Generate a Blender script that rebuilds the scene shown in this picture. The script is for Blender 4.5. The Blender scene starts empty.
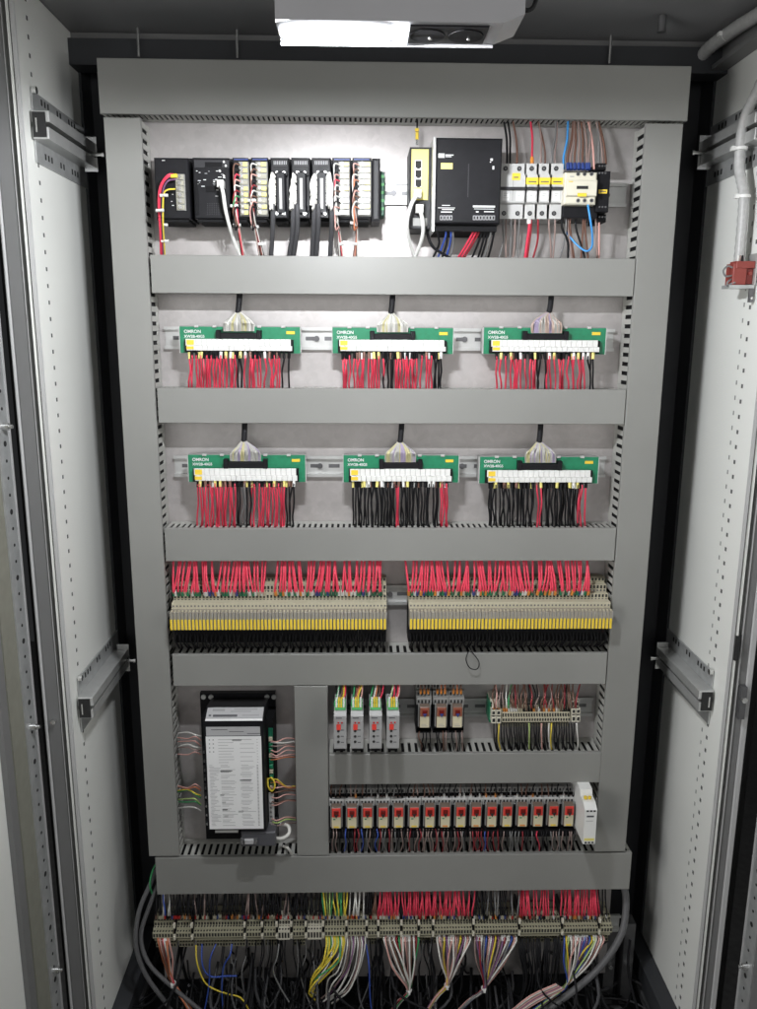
import bpy, bmesh, math, random
from mathutils import Vector, Matrix
random.seed(7)
R = math.radians
S = bpy.context.scene
COL = S.collection

# ------------------------------------------------------------------ camera
YAW, PITCH, ROLL, FPX = 0.02530224, 0.21270227, 0.00582484, 800.0
CAM = Vector((-0.05358586, -1.24982574, 0.0))          # heights are measured from the camera (1.5 m above the floor)
fw = Vector((math.sin(YAW)*math.cos(PITCH), math.cos(YAW)*math.cos(PITCH), -math.sin(PITCH)))
r0 = Vector((math.cos(YAW), -math.sin(YAW), 0)); u0 = r0.cross(fw)
rt = r0*math.cos(ROLL) + u0*math.sin(ROLL); up = -r0*math.sin(ROLL) + u0*math.cos(ROLL)
cd = bpy.data.cameras.new('camera'); cam = bpy.data.objects.new('camera', cd); COL.objects.link(cam)
m = Matrix((rt, up, -fw)).transposed().to_4x4(); m.translation = CAM; cam.matrix_world = m
cd.sensor_fit = 'VERTICAL'; cd.sensor_height = 36; cd.lens = FPX/1009*36; cd.clip_start = 0.02; cd.clip_end = 100
S.camera = cam
S.view_settings.view_transform = 'Standard'; S.view_settings.look = 'None'
S.view_settings.exposure = 0; S.view_settings.gamma = 1

# ------------------------------------------------------------------ ambient and unseen fill lights
W = bpy.data.worlds.new('World'); S.world = W; W.use_nodes = True
bg = W.node_tree.nodes['Background']; bg.inputs[0].default_value = (0.93, 0.96, 1.0, 1); bg.inputs[1].default_value = 0.02
def area(name, loc, to, sx, sy, power, col, spread=180):
    l = bpy.data.lights.new(name, 'AREA'); l.shape = 'RECTANGLE'; l.size = sx; l.size_y = sy; l.energy = power; l.color = col
    l.spread = R(spread)
    o = bpy.data.objects.new(name, l); COL.objects.link(o); o.location = loc
    o.rotation_euler = (Vector(to)-Vector(loc)).to_track_quat('-Z', 'Y').to_euler(); return o
area('ceiling_fill', (-0.45, -0.95, 1.50), (-0.1, -0.1, -0.4), 1.5, 0.4, 1.8, (1.0, 0.985, 0.95))  # unseen overhead fill light
area('front_fill', (0.0, -2.9, -0.02), (0, 0, -0.02), 3.4, 1.0, 2.9, (1.0, 0.99, 0.97), 62)  # added broad fill behind the camera, spread narrowed to favour the middle
area('left_fill', (-1.5, -1.6, -0.4), (0.5, 0, -0.7), 0.7, 1.0, 16, (1.0, 0.99, 0.97))  # added fill from the left, brightens the right side panel
area('right_fill', (1.5, -1.6, 0.0), (-0.5, 0, -0.2), 0.7, 0.8, 9, (1.0, 0.99, 0.97))  # added fill from the right, brightens the left side panel

# ------------------------------------------------------------------ helpers
def at(px, py, Y):                                     # photograph pixel -> (X, Z) on the plane y = Y
    d = rt*((px-378.5)/FPX) - up*((py-504.5)/FPX) + fw
    t = (Y-CAM.y)/d.y
    return CAM.x+d.x*t, d.z*t
def P(px, py, Y):
    x, z = at(px, py, Y); return Vector((x, Y, z))

MATS = {}
def mat(name, col, rough=0.5, metal=0.0, var=0.0, scale=30.0, bump=0.0, emit=0.0, aniso=None, spec=0.5, trans=0.0):
    m = bpy.data.materials.new(name); m.use_nodes = True; nt = m.node_tree; b = nt.nodes['Principled BSDF']
    b.inputs['Base Color'].default_value = (*col, 1); b.inputs['Roughness'].default_value = rough
    b.inputs['Metallic'].default_value = metal; b.inputs['Specular IOR Level'].default_value = spec
    if trans: b.inputs['Transmission Weight'].default_value = trans
    if var or bump:
        tc = nt.nodes.new('ShaderNodeTexCoord'); n = nt.nodes.new('ShaderNodeTexNoise')
        n.inputs['Scale'].default_value = scale; n.inputs['Detail'].default_value = 6
        nt.links.new(tc.outputs['Object'], n.inputs['Vector'])
        if aniso:
            mp = nt.nodes.new('ShaderNodeMapping'); mp.inputs['Scale'].default_value = aniso
            nt.links.new(tc.outputs['Object'], mp.inputs['Vector']); nt.links.new(mp.outputs[0], n.inputs['Vector'])
        if var:
            r = nt.nodes.new('ShaderNodeValToRGB')
            r.color_ramp.elements[0].position = 0.3; r.color_ramp.elements[1].position = 0.7
            r.color_ramp.elements[0].color = (*[c*(1-var) for c in col], 1); r.color_ramp.elements[1].color = (*[min(1, c*(1+var)) for c in col], 1)
            nt.links.new(n.outputs['Fac'], r.inputs[0]); nt.links.new(r.outputs[0], b.inputs['Base Color'])
            mr = nt.nodes.new('ShaderNodeMapRange'); mr.inputs[3].default_value = rough*0.85; mr.inputs[4].default_value = min(1, rough*1.2)
            nt.links.new(n.outputs['Fac'], mr.inputs[0]); nt.links.new(mr.outputs[0], b.inputs['Roughness'])
        if bump:
            bp = nt.nodes.new('ShaderNodeBump'); bp.inputs['Strength'].default_value = bump; bp.inputs['Distance'].default_value = 0.002
            nt.links.new(n.outputs['Fac'], bp.inputs['Height']); nt.links.new(bp.outputs[0], b.inputs['Normal'])
    if emit:
        b.inputs['Emission Color'].default_value = (*col, 1); b.inputs['Emission Strength'].default_value = emit
    MATS[name] = m; return m
M = MATS
mat('duct_grey', (0.258, 0.258, 0.244), 0.42, var=0.07, scale=4, bump=0.05)
mat('duct_wall_lit', (0.46, 0.46, 0.43), 0.5)  # paler than the cover, lamp light from above put into the colour
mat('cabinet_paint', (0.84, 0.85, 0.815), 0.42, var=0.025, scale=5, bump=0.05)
mat('cabinet_top_shaded', (0.25, 0.25, 0.255), 0.5, var=0.05, scale=6, bump=0.05)  # cabinet paint darkened, shade under the roof put into the colour
mat('frame_paint', (0.19, 0.19, 0.19), 0.42, var=0.05, scale=9, bump=0.04)
mat('frame_light', (0.50, 0.50, 0.50), 0.4, var=0.03, scale=9)
mat('recess_dark', (0.10, 0.10, 0.10), 0.6, var=0.2, scale=60)
mat('perforation_dark', (0.10, 0.10, 0.10), 0.7)
mat('gasket', (0.02, 0.02, 0.02), 0.8)
mat('rear_shaded', (0.035, 0.037, 0.042), 0.6, var=0.2, scale=4)  # cabinet grey made near black, shade behind the plate put into it
mat('olive_seal', (0.235, 0.235, 0.195), 0.75, var=0.08, scale=60, bump=0.1)
mat('galvanised', (0.50, 0.51, 0.51), 0.36, 0.45, var=0.12, scale=60, bump=0.05)
mat('dark_steel', (0.16, 0.16, 0.165), 0.45, 0.6, var=0.2, scale=40)
mat('rail_steel', (0.58, 0.585, 0.575), 0.36, 0.5, var=0.06, scale=60)
mat('screw', (0.75, 0.75, 0.74), 0.25, 0.95)
mat('black_plastic', (0.009, 0.009, 0.011), 0.45, var=0.15, scale=80, spec=0.22)
mat('black_matte', (0.008, 0.008, 0.009), 0.7, spec=0.15)
mat('dark_grey_plastic', (0.03, 0.03, 0.033), 0.5, spec=0.3)
mat('white_plastic', (0.78, 0.78, 0.76), 0.4, var=0.03, scale=50)
mat('light_grey_plastic', (0.52, 0.52, 0.51), 0.42, var=0.03, scale=50)
mat('mid_grey_plastic', (0.28, 0.28, 0.27), 0.45)
mat('cream_plastic', (0.66, 0.63, 0.52), 0.42)
mat('cream_terminal', (0.55, 0.51, 0.385), 0.45)
mat('olive_terminal', (0.42, 0.40, 0.29), 0.5)
mat('lever_grey', (0.31, 0.285, 0.235), 0.45)
mat('yellow_tag', (0.84, 0.60, 0.05), 0.45)
mat('yellow_face', (0.78, 0.70, 0.22), 0.4)
mat('pcb_green', (0.012, 0.21, 0.10), 0.35, var=0.12, scale=120)
mat('pcb_dark', (0.01, 0.13, 0.07), 0.4, var=0.2, scale=120)
mat('bright_green', (0.12, 0.55, 0.18), 0.45)
mat('red_plastic', (0.74, 0.06, 0.045), 0.4)
mat('dull_red', (0.27, 0.05, 0.04), 0.55)
mat('darkred_window', (0.16, 0.015, 0.012), 0.15)
mat('clear_red', (0.55, 0.03, 0.03), 0.2)
mat('converter_grey', (0.34, 0.34, 0.34), 0.45)
mat('relay_brown', (0.30, 0.10, 0.06), 0.35)
mat('relay_case', (0.20, 0.15, 0.12), 0.25)
mat('relay_label', (0.66, 0.60, 0.42), 0.5)
mat('paper', (0.86, 0.86, 0.86), 0.6, var=0.02, scale=30)
mat('silver_label', (0.52, 0.52, 0.53), 0.35, 0.15)
mat('ink', (0.10, 0.10, 0.11), 0.7)
mat('ink_soft', (0.36, 0.36, 0.37), 0.7)
mat('white_print', (0.75, 0.75, 0.75), 0.5)
mat('lens_clear', (0.36, 0.35, 0.29), 0.25)
mat('orange_plastic', (0.75, 0.28, 0.05), 0.45)
mat('blue_plastic', (0.03, 0.06, 0.24), 0.45)
mat('conduit_white', (0.43, 0.43, 0.425), 0.4, var=0.1, scale=150)
mat('conduit_grey', (0.115, 0.115, 0.12), 0.5)
mat('hood_grey', (0.085, 0.085, 0.095), 0.45)
mat('lamp_lens', (0.92, 0.95, 1.0), 0.5, emit=5.0)
mat('lamp_housing', (0.36, 0.36, 0.375), 0.4, var=0.04, scale=10)
WC = {'red': (0.74, 0.05, 0.10), 'darkred': (0.28, 0.02, 0.03), 'black': (0.013, 0.013, 0.015), 'grey': (0.20, 0.20, 0.20), 'white': (0.75, 0.74, 0.70),
      'yellow': (0.80, 0.62, 0.06), 'green': (0.05, 0.32, 0.12), 'blue': (0.04, 0.09, 0.42), 'skyblue': (0.06, 0.32, 0.75), 'brown': (0.17, 0.085, 0.06),
      'orange': (0.58, 0.20, 0.10), 'pink': (0.68, 0.38, 0.34), 'purple': (0.22, 0.10, 0.22), 'palegreen': (0.45, 0.6, 0.2), 'dusty': (0.30, 0.22, 0.20), 'sheath': (0.07, 0.07, 0.075), 'paleyellow': (0.58, 0.54, 0.30), 'lavender': (0.42, 0.36, 0.50), 'palegrey': (0.50, 0.49, 0.46), 'palepink': (0.52, 0.40, 0.34)}
for k, c in WC.items(): mat('wire_'+k, c, 0.42 if max(c) > .1 else 0.6, spec=0.5 if max(c) > .1 else 0.22)

# galvanised mounting plate: spangled zinc, slightly warm, with the dull veins of hot-dip zinc
def zinc():
    m = bpy.data.materials.new('zinc_plate'); m.use_nodes = True; nt = m.node_tree; b = nt.nodes['Principled BSDF']; L = nt.links.new
    tc = nt.nodes.new('ShaderNodeTexCoord')
    v = nt.nodes.new('ShaderNodeTexVoronoi'); v.inputs['Scale'].default_value = 110; L(tc.outputs['Object'], v.inputs['Vector'])
    n = nt.nodes.new('ShaderNodeTexNoise'); n.inputs['Scale'].default_value = 16; n.inputs['Detail'].default_value = 10; n.inputs['Roughness'].default_value = 0.65; L(tc.outputs['Object'], n.inputs['Vector'])
    n2 = nt.nodes.new('ShaderNodeTexNoise'); n2.inputs['Scale'].default_value = 2.2; n2.inputs['Detail'].default_value = 3; L(tc.outputs['Object'], n2.inputs['Vector'])
    r1 = nt.nodes.new('ShaderNodeValToRGB'); r1.color_ramp.elements[0].position = 0.32; r1.color_ramp.elements[1].position = 0.68
    r1.color_ramp.elements[0].color = (0.50, 0.49, 0.485, 1); r1.color_ramp.elements[1].color = (0.58, 0.57, 0.57, 1); L(n.outputs['Fac'], r1.inputs[0])
    mx = nt.nodes.new('ShaderNodeMix'); mx.data_type = 'RGBA'; mx.blend_type = 'MULTIPLY'; mx.inputs[0].default_value = 0.10
    L(r1.outputs[0], mx.inputs[6]); bw = nt.nodes.new('ShaderNodeRGBToBW'); L(v.outputs['Color'], bw.inputs[0]); L(bw.outputs[0], mx.inputs[7])
    mx2 = nt.nodes.new('ShaderNodeMix'); mx2.data_type = 'RGBA'; mx2.blend_type = 'MULTIPLY'
    L(n2.outputs['Fac'], mx2.inputs[0]); L(mx.outputs[2], mx2.inputs[6]); mx2.inputs[7].default_value = (0.86, 0.80, 0.78, 1)
    L(mx2.outputs[2], b.inputs['Base Color'])
    mr = nt.nodes.new('ShaderNodeMapRange'); mr.inputs[3].default_value = 0.30; mr.inputs[4].default_value = 0.52; L(n.outputs['Fac'], mr.inputs[0]); L(mr.outputs[0], b.inputs['Roughness'])
    b.inputs['Metallic'].default_value = 0.42
    bp = nt.nodes.new('ShaderNodeBump'); bp.inputs['Strength'].default_value = 0.08; bp.inputs['Distance'].default_value = 0.002
    L(n.outputs['Fac'], bp.inputs['Height']); L(bp.outputs[0], b.inputs['Normal'])
    M['zinc_plate'] = m
zinc()

ROOT = {}
class MB:
    """collects shapes in world coordinates; build() links them as one mesh object"""
    def __init__(s): s.v = []; s.f = []; s.m = []; s.mats = []; s.sm = []
    def mi(s, name):
        if name not in s.mats: s.mats.append(name)
        return s.mats.index(name)
    def poly(s, vs, fs, mt, smooth=False):
        o = len(s.v); s.v += [Vector(p) for p in vs]; k = s.mi(mt)
        for f in fs: s.f.append([o+i for i in f]); s.m.append(k); s.sm.append(smooth)
        return s
    def box(s, x0, x1, y0, y1, z0, z1, mt, c=0.0):
        if x0 > x1: x0, x1 = x1, x0
        if y0 > y1: y0, y1 = y1, y0
        if z0 > z1: z0, z1 = z1, z0
        if c <= 0:
            v = [(x, y, z) for z in (z0, z1) for y in (y0, y1) for x in (x0, x1)]
            return s.poly(v, [(0, 2, 3, 1), (4, 5, 7, 6), (0, 1, 5, 4), (2, 6, 7, 3), (0, 4, 6, 2), (1, 3, 7, 5)], mt)
        c = min(c, (x1-x0)*.45, (y1-y0)*.45, (z1-z0)*.45)     # front edges chamfered
        fr = [(x0+c, y0, z0+c), (x1-c, y0, z0+c), (x1-c, y0, z1-c), (x0+c, y0, z1-c)]
        md = [(x0, y0+c, z0), (x1, y0+c, z0), (x1, y0+c, z1), (x0, y0+c, z1)]
        bk = [(x0, y1, z0), (x1, y1, z0), (x1, y1, z1), (x0, y1, z1)]
        f = [(0, 1, 2, 3), (11, 10, 9, 8)]
        for i in range(4):
            j = (i+1) % 4; f += [(i, 4+i, 4+j, j), (4+i, 8+i, 8+j, 4+j)]
        return s.poly(fr+md+bk, f, mt)
    def prism(s, pts, axis, a0, a1, mt):                 # pts 2-D, extruded along axis
        def mk(p, a):
            return {'x': (a, p[0], p[1]), 'y': (p[0], a, p[1]), 'z': (p[0], p[1], a)}[axis]
        n = len(pts); v = [mk(p, a0) for p in pts]+[mk(p, a1) for p in pts]
        return s.poly(v, [tuple(range(n))[::-1], tuple(range(n, 2*n))]+[(i, (i+1) % n, n+(i+1) % n, n+i) for i in range(n)], mt)
    def cyl(s, c, axis, r, h, mt, n=12, r2=None):
        c = Vector(c); a = {'x': Vector((1, 0, 0)), 'y': Vector((0, 1, 0)), 'z': Vector((0, 0, 1))}[axis] if isinstance(axis, str) else Vector(axis).normalized()
        u = a.orthogonal().normalized(); w = a.cross(u); r2 = r if r2 is None else r2
        v = [c-a*h/2+(u*math.cos(t)+w*math.sin(t))*r for t in [2*math.pi*i/n for i in range(n)]]
        v += [c+a*h/2+(u*math.cos(t)+w*math.sin(t))*r2 for t in [2*math.pi*i/n for i in range(n)]]
        s.poly(v, [(i, (i+1) % n, n+(i+1) % n, n+i) for i in range(n)], mt, True)
        s.poly(v, [tuple(range(n))[::-1], tuple(range(n, 2*n))], mt)
        return s
    def tube(s, pts, r, mt, n=6, sub=4):
        pts = [Vector(p) for p in pts]
        if len(pts) > 2 and sub > 1:
            q = []
            for i in range(len(pts)-1):
                a, b = pts[i], pts[i+1]; p0 = pts[i-1] if i else a*2-b; p3 = pts[i+2] if i+2 < len(pts) else b*2-a
                for k in range(sub):
                    t = k/sub
                    q.append(0.5*((2*a)+(b-p0)*t+(2*p0-5*a+4*b-p3)*t*t+(3*a-p0-3*b+p3)*t**3))
            q.append(pts[-1]); pts = q
        vs = []; pu = None
        for i, p in enumerate(pts):
            d = (pts[min(i+1, len(pts)-1)]-pts[max(i-1, 0)])
            if d.length < 1e-9: d = Vector((0, 0, 1))
            d.normalize()
            u = pu-d*pu.dot(d) if pu is not None else d.orthogonal()
            if u.length < 1e-6: u = d.orthogonal()
            u.normalize(); pu = u; w = d.cross(u)
            rr = r[min(i, len(r)-1)] if isinstance(r, list) else r
            vs += [p+(u*math.cos(2*math.pi*k/n)+w*math.sin(2*math.pi*k/n))*rr for k in range(n)]
        fs = [(i*n+k, i*n+(k+1) % n, (i+1)*n+(k+1) % n, (i+1)*n+k) for i in range(len(pts)-1) for k in range(n)]
        s.poly(vs, fs, mt, True)
        L = len(pts)-1; s.poly(vs, [tuple(range(n))[::-1], tuple(range(L*n, L*n+n))], mt)
        return s
    def build(s, name, parent=None, label=None):
        org = ROOT.get(parent.name, Vector((0, 0, 0))) if parent else s.origin() if getattr(s, 'own', True) else Vector((0, 0, 0))
        me = bpy.data.meshes.new(name); me.from_pydata([tuple(p-org) for p in s.v], [], s.f); 
        for mt in s.mats: me.materials.append(M[mt])
        me.polygons.foreach_set('material_index', s.m); me.polygons.foreach_set('use_smooth', s.sm)
        bm = bmesh.new(); bm.from_mesh(me); bmesh.ops.recalc_face_normals(bm, faces=bm.faces); bm.to_mesh(me); bm.free()
        o = bpy.data.objects.new(name, me); COL.objects.link(o)
        if parent: o.parent = parent
        else: o.location = org
        ROOT[o.name] = org
        if label: o['label'] = label
        return o
    def origin(s):
        n = len(s.v); return Vector((sum(p.x for p in s.v)/n, sum(p.y for p in s.v)/n, min(p.z for p in s.v)))
def tag(o, label, cat, group=None, kind=None):
    if label: o['label'] = label
    if cat: o['category'] = cat
    if group: o['group'] = group
    if kind: o['kind'] = kind
    return o
def thing(name, label, cat, loc, group=None):
    o = bpy.data.objects.new(name, None); COL.objects.link(o); o.empty_display_size = 0.01; o.location = loc; ROOT[o.name] = Vector(loc)
    return tag(o, label, cat, group)
def dup(root, delta, label=None, group=None):
    r = root.copy(); COL.objects.link(r); r.location = root.location+Vector(delta); ROOT[r.name] = ROOT[root.name]+Vector(delta)
    if label: r['label'] = label
    if group: r['group'] = group
    for ch in list(root.children):
        c = ch.copy(); COL.objects.link(c); c.parent = r
        for g in list(ch.children):
            d = g.copy(); COL.objects.link(d); d.parent = c
    return r
def text(s, x, y, z, size, mt, parent, name='lettering', rot=0, slant=0, bold=0):
    cu = bpy.data.curves.new(name, 'FONT'); cu.body = s; cu.size = size; cu.offset = bold; cu.extrude = 0.0002
    o = bpy.data.objects.new('tmp_text', cu); COL.objects.link(o); bpy.context.view_layer.update()
    me = bpy.data.meshes.new_from_object(o.evaluated_get(bpy.context.evaluated_depsgraph_get())); bpy.data.objects.remove(o)
    mw = Matrix.Translation(Vector((x, y, z))-ROOT[parent.name]) @ Matrix.Rotation(R(90+slant), 4, 'X') @ Matrix.Rotation(R(rot), 4, 'Z')
    me.transform(mw); me.materials.clear(); me.materials.append(M[mt])
    t = bpy.data.objects.new(name, me); COL.objects.link(t); t.parent = parent; ROOT[t.name] = ROOT[parent.name]; return t
PEND = []
def wire(pts, col, r, label, group, name='wire', cat='wire', ends=None, n=5, sub=4):
    if name == 'wire': PEND.append((pts, col, r, label, group, ends, n, sub)); return
    return make_wire(pts, col, r, label, group, name, cat, ends, n, sub)
def add_wire(b, pts, col, r, n, sub): b.tube(pts, r, 'wire_'+col if 'wire_'+col in M else col, n, sub)
def add_ferrule(e, pts, r, ends):
    d = (Vector(pts[1])-Vector(pts[0])).normalized(); e.tube([Vector(pts[0])-d*.001, Vector(pts[0])+d*.009], r*1.6, ends, 6, 1)
def make_wire(pts, col, r, label, group, name, cat, ends, n, sub):
    b = MB(); add_wire(b, pts, col, r, n, sub); o = b.build(name); tag(o, label, cat, group)
    if ends: e = MB(); add_ferrule(e, pts, r, ends); e.build('ferrule', o)
    return o
def nth(k): return '%d%s' % (k, 'th' if 10 <= k % 100 <= 20 else {1: 'st', 2: 'nd', 3: 'rd'}.get(k % 10, 'th'))
def finish_wires(limit=298):
    by = {}
    for w in PEND: by.setdefault(w[3], []).append(w)
    def size(w):
        p = [Vector(q) for q in w[0]]; a, c = p[0], p[-1]
        return sum((p[i+1]-p[i]).length for i in range(len(p)-1))*w[2]/((a+c)/2-CAM).length**2
    groups = sorted(by.items(), key=lambda kv: -sum(size(w) for w in kv[1])/len(kv[1])); used = 0; rest = []
    for lab, ws in groups:
        if used+len(ws) > limit: rest += ws; continue
        used += len(ws); ws.sort(key=lambda w: Vector(w[0][0]).x)
        for k, w in enumerate(ws):
            l = lab+(', %s from left' % nth(k+1) if len(ws) > 1 else '')
            if len(l.replace('-', ' ').split()) > 16: l = l.replace(' of the bundle', '').replace('below the bottom row', 'below the row')

            make_wire(w[0], w[1], w[2], l, w[4], 'wire', 'wire', w[5], w[6], w[7])
    b = MB(); b.own = False
    for w in rest:
        add_wire(b, w[0], w[1], w[2], w[6], w[7])
        if w[5]: add_ferrule(b, w[0], w[2], w[5])
    tag(b.build('wire_mass'), 'the many thinner red, black and coloured wires between terminals and ducts', 'wires', kind='stuff')
    print('WIRES', used, len(rest))
rnd = random.uniform

# ================================================================== THE CABINET
YP = 0.055                                             # front face of the mounting plate
cab = thing('control_cabinet', 'tall grey steel control cabinet standing open around the wired mounting plate', 'cabinet', (0, 0.09, -1.3))
XL, XR, ZT, ZB = -0.50, 0.526, 0.450, -1.30
b = MB(); b.box(XL-.012, XL, -.088, .15, ZB, ZT, 'cabinet_paint')
b.build('side_panel', cab)
b = MB(); b.box(XR, XR+.012, -.088, .15, ZB, ZT, 'cabinet_paint')
b.build('side_panel', cab)
b = MB()                                               # rear uprights and rear wall behind the plate, darkened for the shade there
b.box(XL-.012, XL+.004, .151, .20, ZB, ZT, 'rear_shaded'); b.box(XR-.004, XR+.012, .151, .20, ZB, ZT, 'rear_shaded')
b.box(XL-.012, XR+.012, .20, .215, ZB, ZT, 'rear_shaded')
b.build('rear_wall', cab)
b = MB(); b.box(XL-.07, XR+.07, -.10, .215, ZT+.001, ZT+.02, 'cabinet_top_shaded'); b.box(XL, XR, .125, .15, ZT-.012, ZT, 'frame_paint'); b.box(XL, XR, .11, .1499, ZT-.05, ZT-.0125, 'rear_shaded')
b.box(XL, XR, -.10, -.085, ZT-.012, ZT, 'cabinet_top_shaded')
b.build('top_panel', cab)
for x in (-.24, -.39, .335):
    b = MB(); b.cyl((x, .10, ZT-.021), 'z', .0022, .040, 'screw'); b.build('ceiling_bolt', cab)
b = MB(); b.cyl((.385, .02, ZT-.012), 'z', .006, .022, 'dark_steel'); b.build('ceiling_bolt', cab)
b = MB(); b.box(XL-.1, XR+.1, -.15, .215, ZB-.02, ZB-.001, 'rear_shaded'); b.box(-.47, .49, -.085, -.05, ZB, ZB+.05, 'rear_shaded'); b.build('floor_pan', cab)
# perforated strips in the front uprights
b = MB(); z = .43
while z > -1.29:
    b.box(XL-.001, XL+.0006, -.0515, -.0475, z, z+.0055, 'perforation_dark'); z -= .0232
b.build('perforation', cab)
b = MB(); z = .43
while z > -1.29:
    b.box(XR-.0006, XR+.001, -.0455, -.0405, z, z+.006, 'perforation_dark'); b.box(XR-.0006, XR+.001, -.0255, -.0225, z+.004, z+.0105, 'mid_grey_plastic'); z -= .0232
b.build('perforation', cab)
# front frame: folded profile running the full height each side
def strip(mb, a, c, t, mt):                            # vertical sheet from plan point a to plan point c
    d = Vector((c[0]-a[0], c[1]-a[1])); nrm = Vector((-d.y, d.x)).normalized()*t
    mb.prism([(a[0], a[1]), (c[0], c[1]), (c[0]+nrm.x, c[1]+nrm.y), (a[0]+nrm.x, a[1]+nrm.y)], 'z', ZB, ZT, mt)
b = MB()
b.box(XL-.006, XL-.0001, -.0905, -.0882, ZB, ZT, 'frame_light'); b.box(XL-.020, XL-.0061, -.060, -.055, ZB, ZT, 'recess_dark'); b.box(XL-.0081, XL-.0061, -.088, -.060, ZB, ZT, 'recess_dark')
b.box(XL-.0211, XL-.0201, -.082, -.055, ZB, ZT, 'frame_light'); b.box(XL-.0425, XL-.0212, -.080, -.055, ZB, ZT, 'frame_paint', .0015)
b.box(XL-.047, XL-.0426, -.082, -.055, ZB, ZT, 'frame_light', .0015); b.box(XL-.064, XL-.0471, -.050, -.045, ZB, ZT, 'gasket')
b.build('front_frame', cab)
b = MB()
b.box(XR+.0001, XR+.005, -.0905, -.0882, ZB, ZT, 'frame_light'); b.box(XR+.0051, XR+.0205, -.072, -.066, ZB, ZT, 'recess_dark'); b.box(XR+.0051, XR+.007, -.089, -.072, ZB, ZT, 'recess_dark')
b.box(XR+.0206, XR+.0225, -.083, -.055, ZB, ZT, 'frame_light'); b.box(XR+.0226, XR+.036, -.080, -.055, ZB, ZT, 'frame_paint', .001)
b.box(XR+.0361, XR+.046, -.082, -.055, ZB, ZT, 'frame_light', .0015); b.box(XR+.0461, XR+.067, -.060, -.050, ZB, ZT, 'gasket')
b.build('front_frame', cab)
# mounting plate
b = MB(); b.box(-.421, .421, YP, YP+.003, -1.205, .372, 'zinc_plate'); b.build('mounting_plate', cab)
# lower longitudinal rails
for sx, x0 in ((-1, XL), (1, XR)):
    b = MB(); xa, xb = (x0+.0005, x0+.03) if sx < 0 else (x0-.03, x0-.0005)
    b.box(xa, xb, -.085, .19, -1.245, -1.20, 'rear_shaded'); b.box(xa+.004*(-sx), xb+.006*(-sx), -.05, .19, -1.262, -1.247, 'dark_steel'); b.build('base_rail', cab)
for x in (.42, .455):                                  # feet brackets of the plate
    b = MB(); b.box(x, x+.02, YP+.004, YP+.03, -1.28, -1.10, 'dark_steel'); b.cyl((x+.01, YP, -1.19), 'y', .004, .008, 'screw'); b.build('plate_bracket', cab)
b = MB(); b.prism([(.425, .03), (.445, .03), (.49, -.06), (.47, -.06)], 'z', -1.262, -1.255, 'dark_steel')
for k in range(5): b.cyl((.442+.009*k, .01-.018*k, -1.254), 'z', .0025, .003, 'screw')
b.build('bracket', cab)

# ---- doors, seen only as their hinge edges and the start of the inner faces
def door(sx, x0, y0, label):
    def bx(mb, xa, xb, ya, yb, mt, z0=ZB-.02, z1=ZT+.02): mb.box(x0+sx*xa, x0+sx*xb, ya, yb, z0, z1, mt)
    b = MB(); bx(b, .012, .03, y0-.52, y0-.0, 'cabinet_paint'); bx(b, 0.0, .012, y0-.52, y0-.501, 'cabinet_paint'); d = b.build('door', cab, label)
    b = MB(); bx(b, -.0012, .0115, y0-.004, y0, 'frame_light'); b.build('edge', d)
    b = MB(); bx(b, 0, .0118, y0-.038, y0-.0045, 'galvanised'); z = .44; k = 0
    while z > -1.3:
        rr = .0042 if k % 4 == 0 else .0024
        b.cyl((x0-sx*.0002, y0-.020, z), 'x', rr, .001, 'gasket', 10); z -= .025; k += 1
    b.build('perforated_stiffener', d)
    for z in (-.135, -.60, -1.04):
        b = MB(); b.cyl((x0-sx*.004, y0-.022, z), 'x', .0055, .01, 'screw', 8); b.cyl((x0-sx*.011, y0-.022, z), 'x', .003, .006, 'screw', 8); b.build('bolt', d)
    b = MB(); bx(b, .002, .0117, y0-.082, y0-.0385, 'olive_seal' if sx < 0 else 'frame_paint'); b.build('foam_seal', d)
    b = MB(); bx(b, .004, .0118, y0-.104, y0-.0825, 'frame_paint'); b.build('fold', d)
    return d
door(-1, -.560, -.079, 'left door leaf with an olive foam seal')
door(1, .600, -.092, 'right door leaf with a white edge')
b = MB(); b.box(XR+.0245, XR+.034, -.092, -.081, -.60, -.545, 'dark_steel'); b.cyl((XR+.029, -.095, -.565), 'y', .005, .006, 'screw', 8); b.build('latch_bracket', cab)
b = MB(); b.box(XR+.008, XR+.014, -.092, -.073, -.50, -.46, 'gasket'); b.build('latch_slot', cab)
for z in (-.60,): 
    b = MB(); b.cyl((XL-.031, -.084, z), 'y', .004, .008, 'screw', 8); b.build('frame_bolt', cab)

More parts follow.
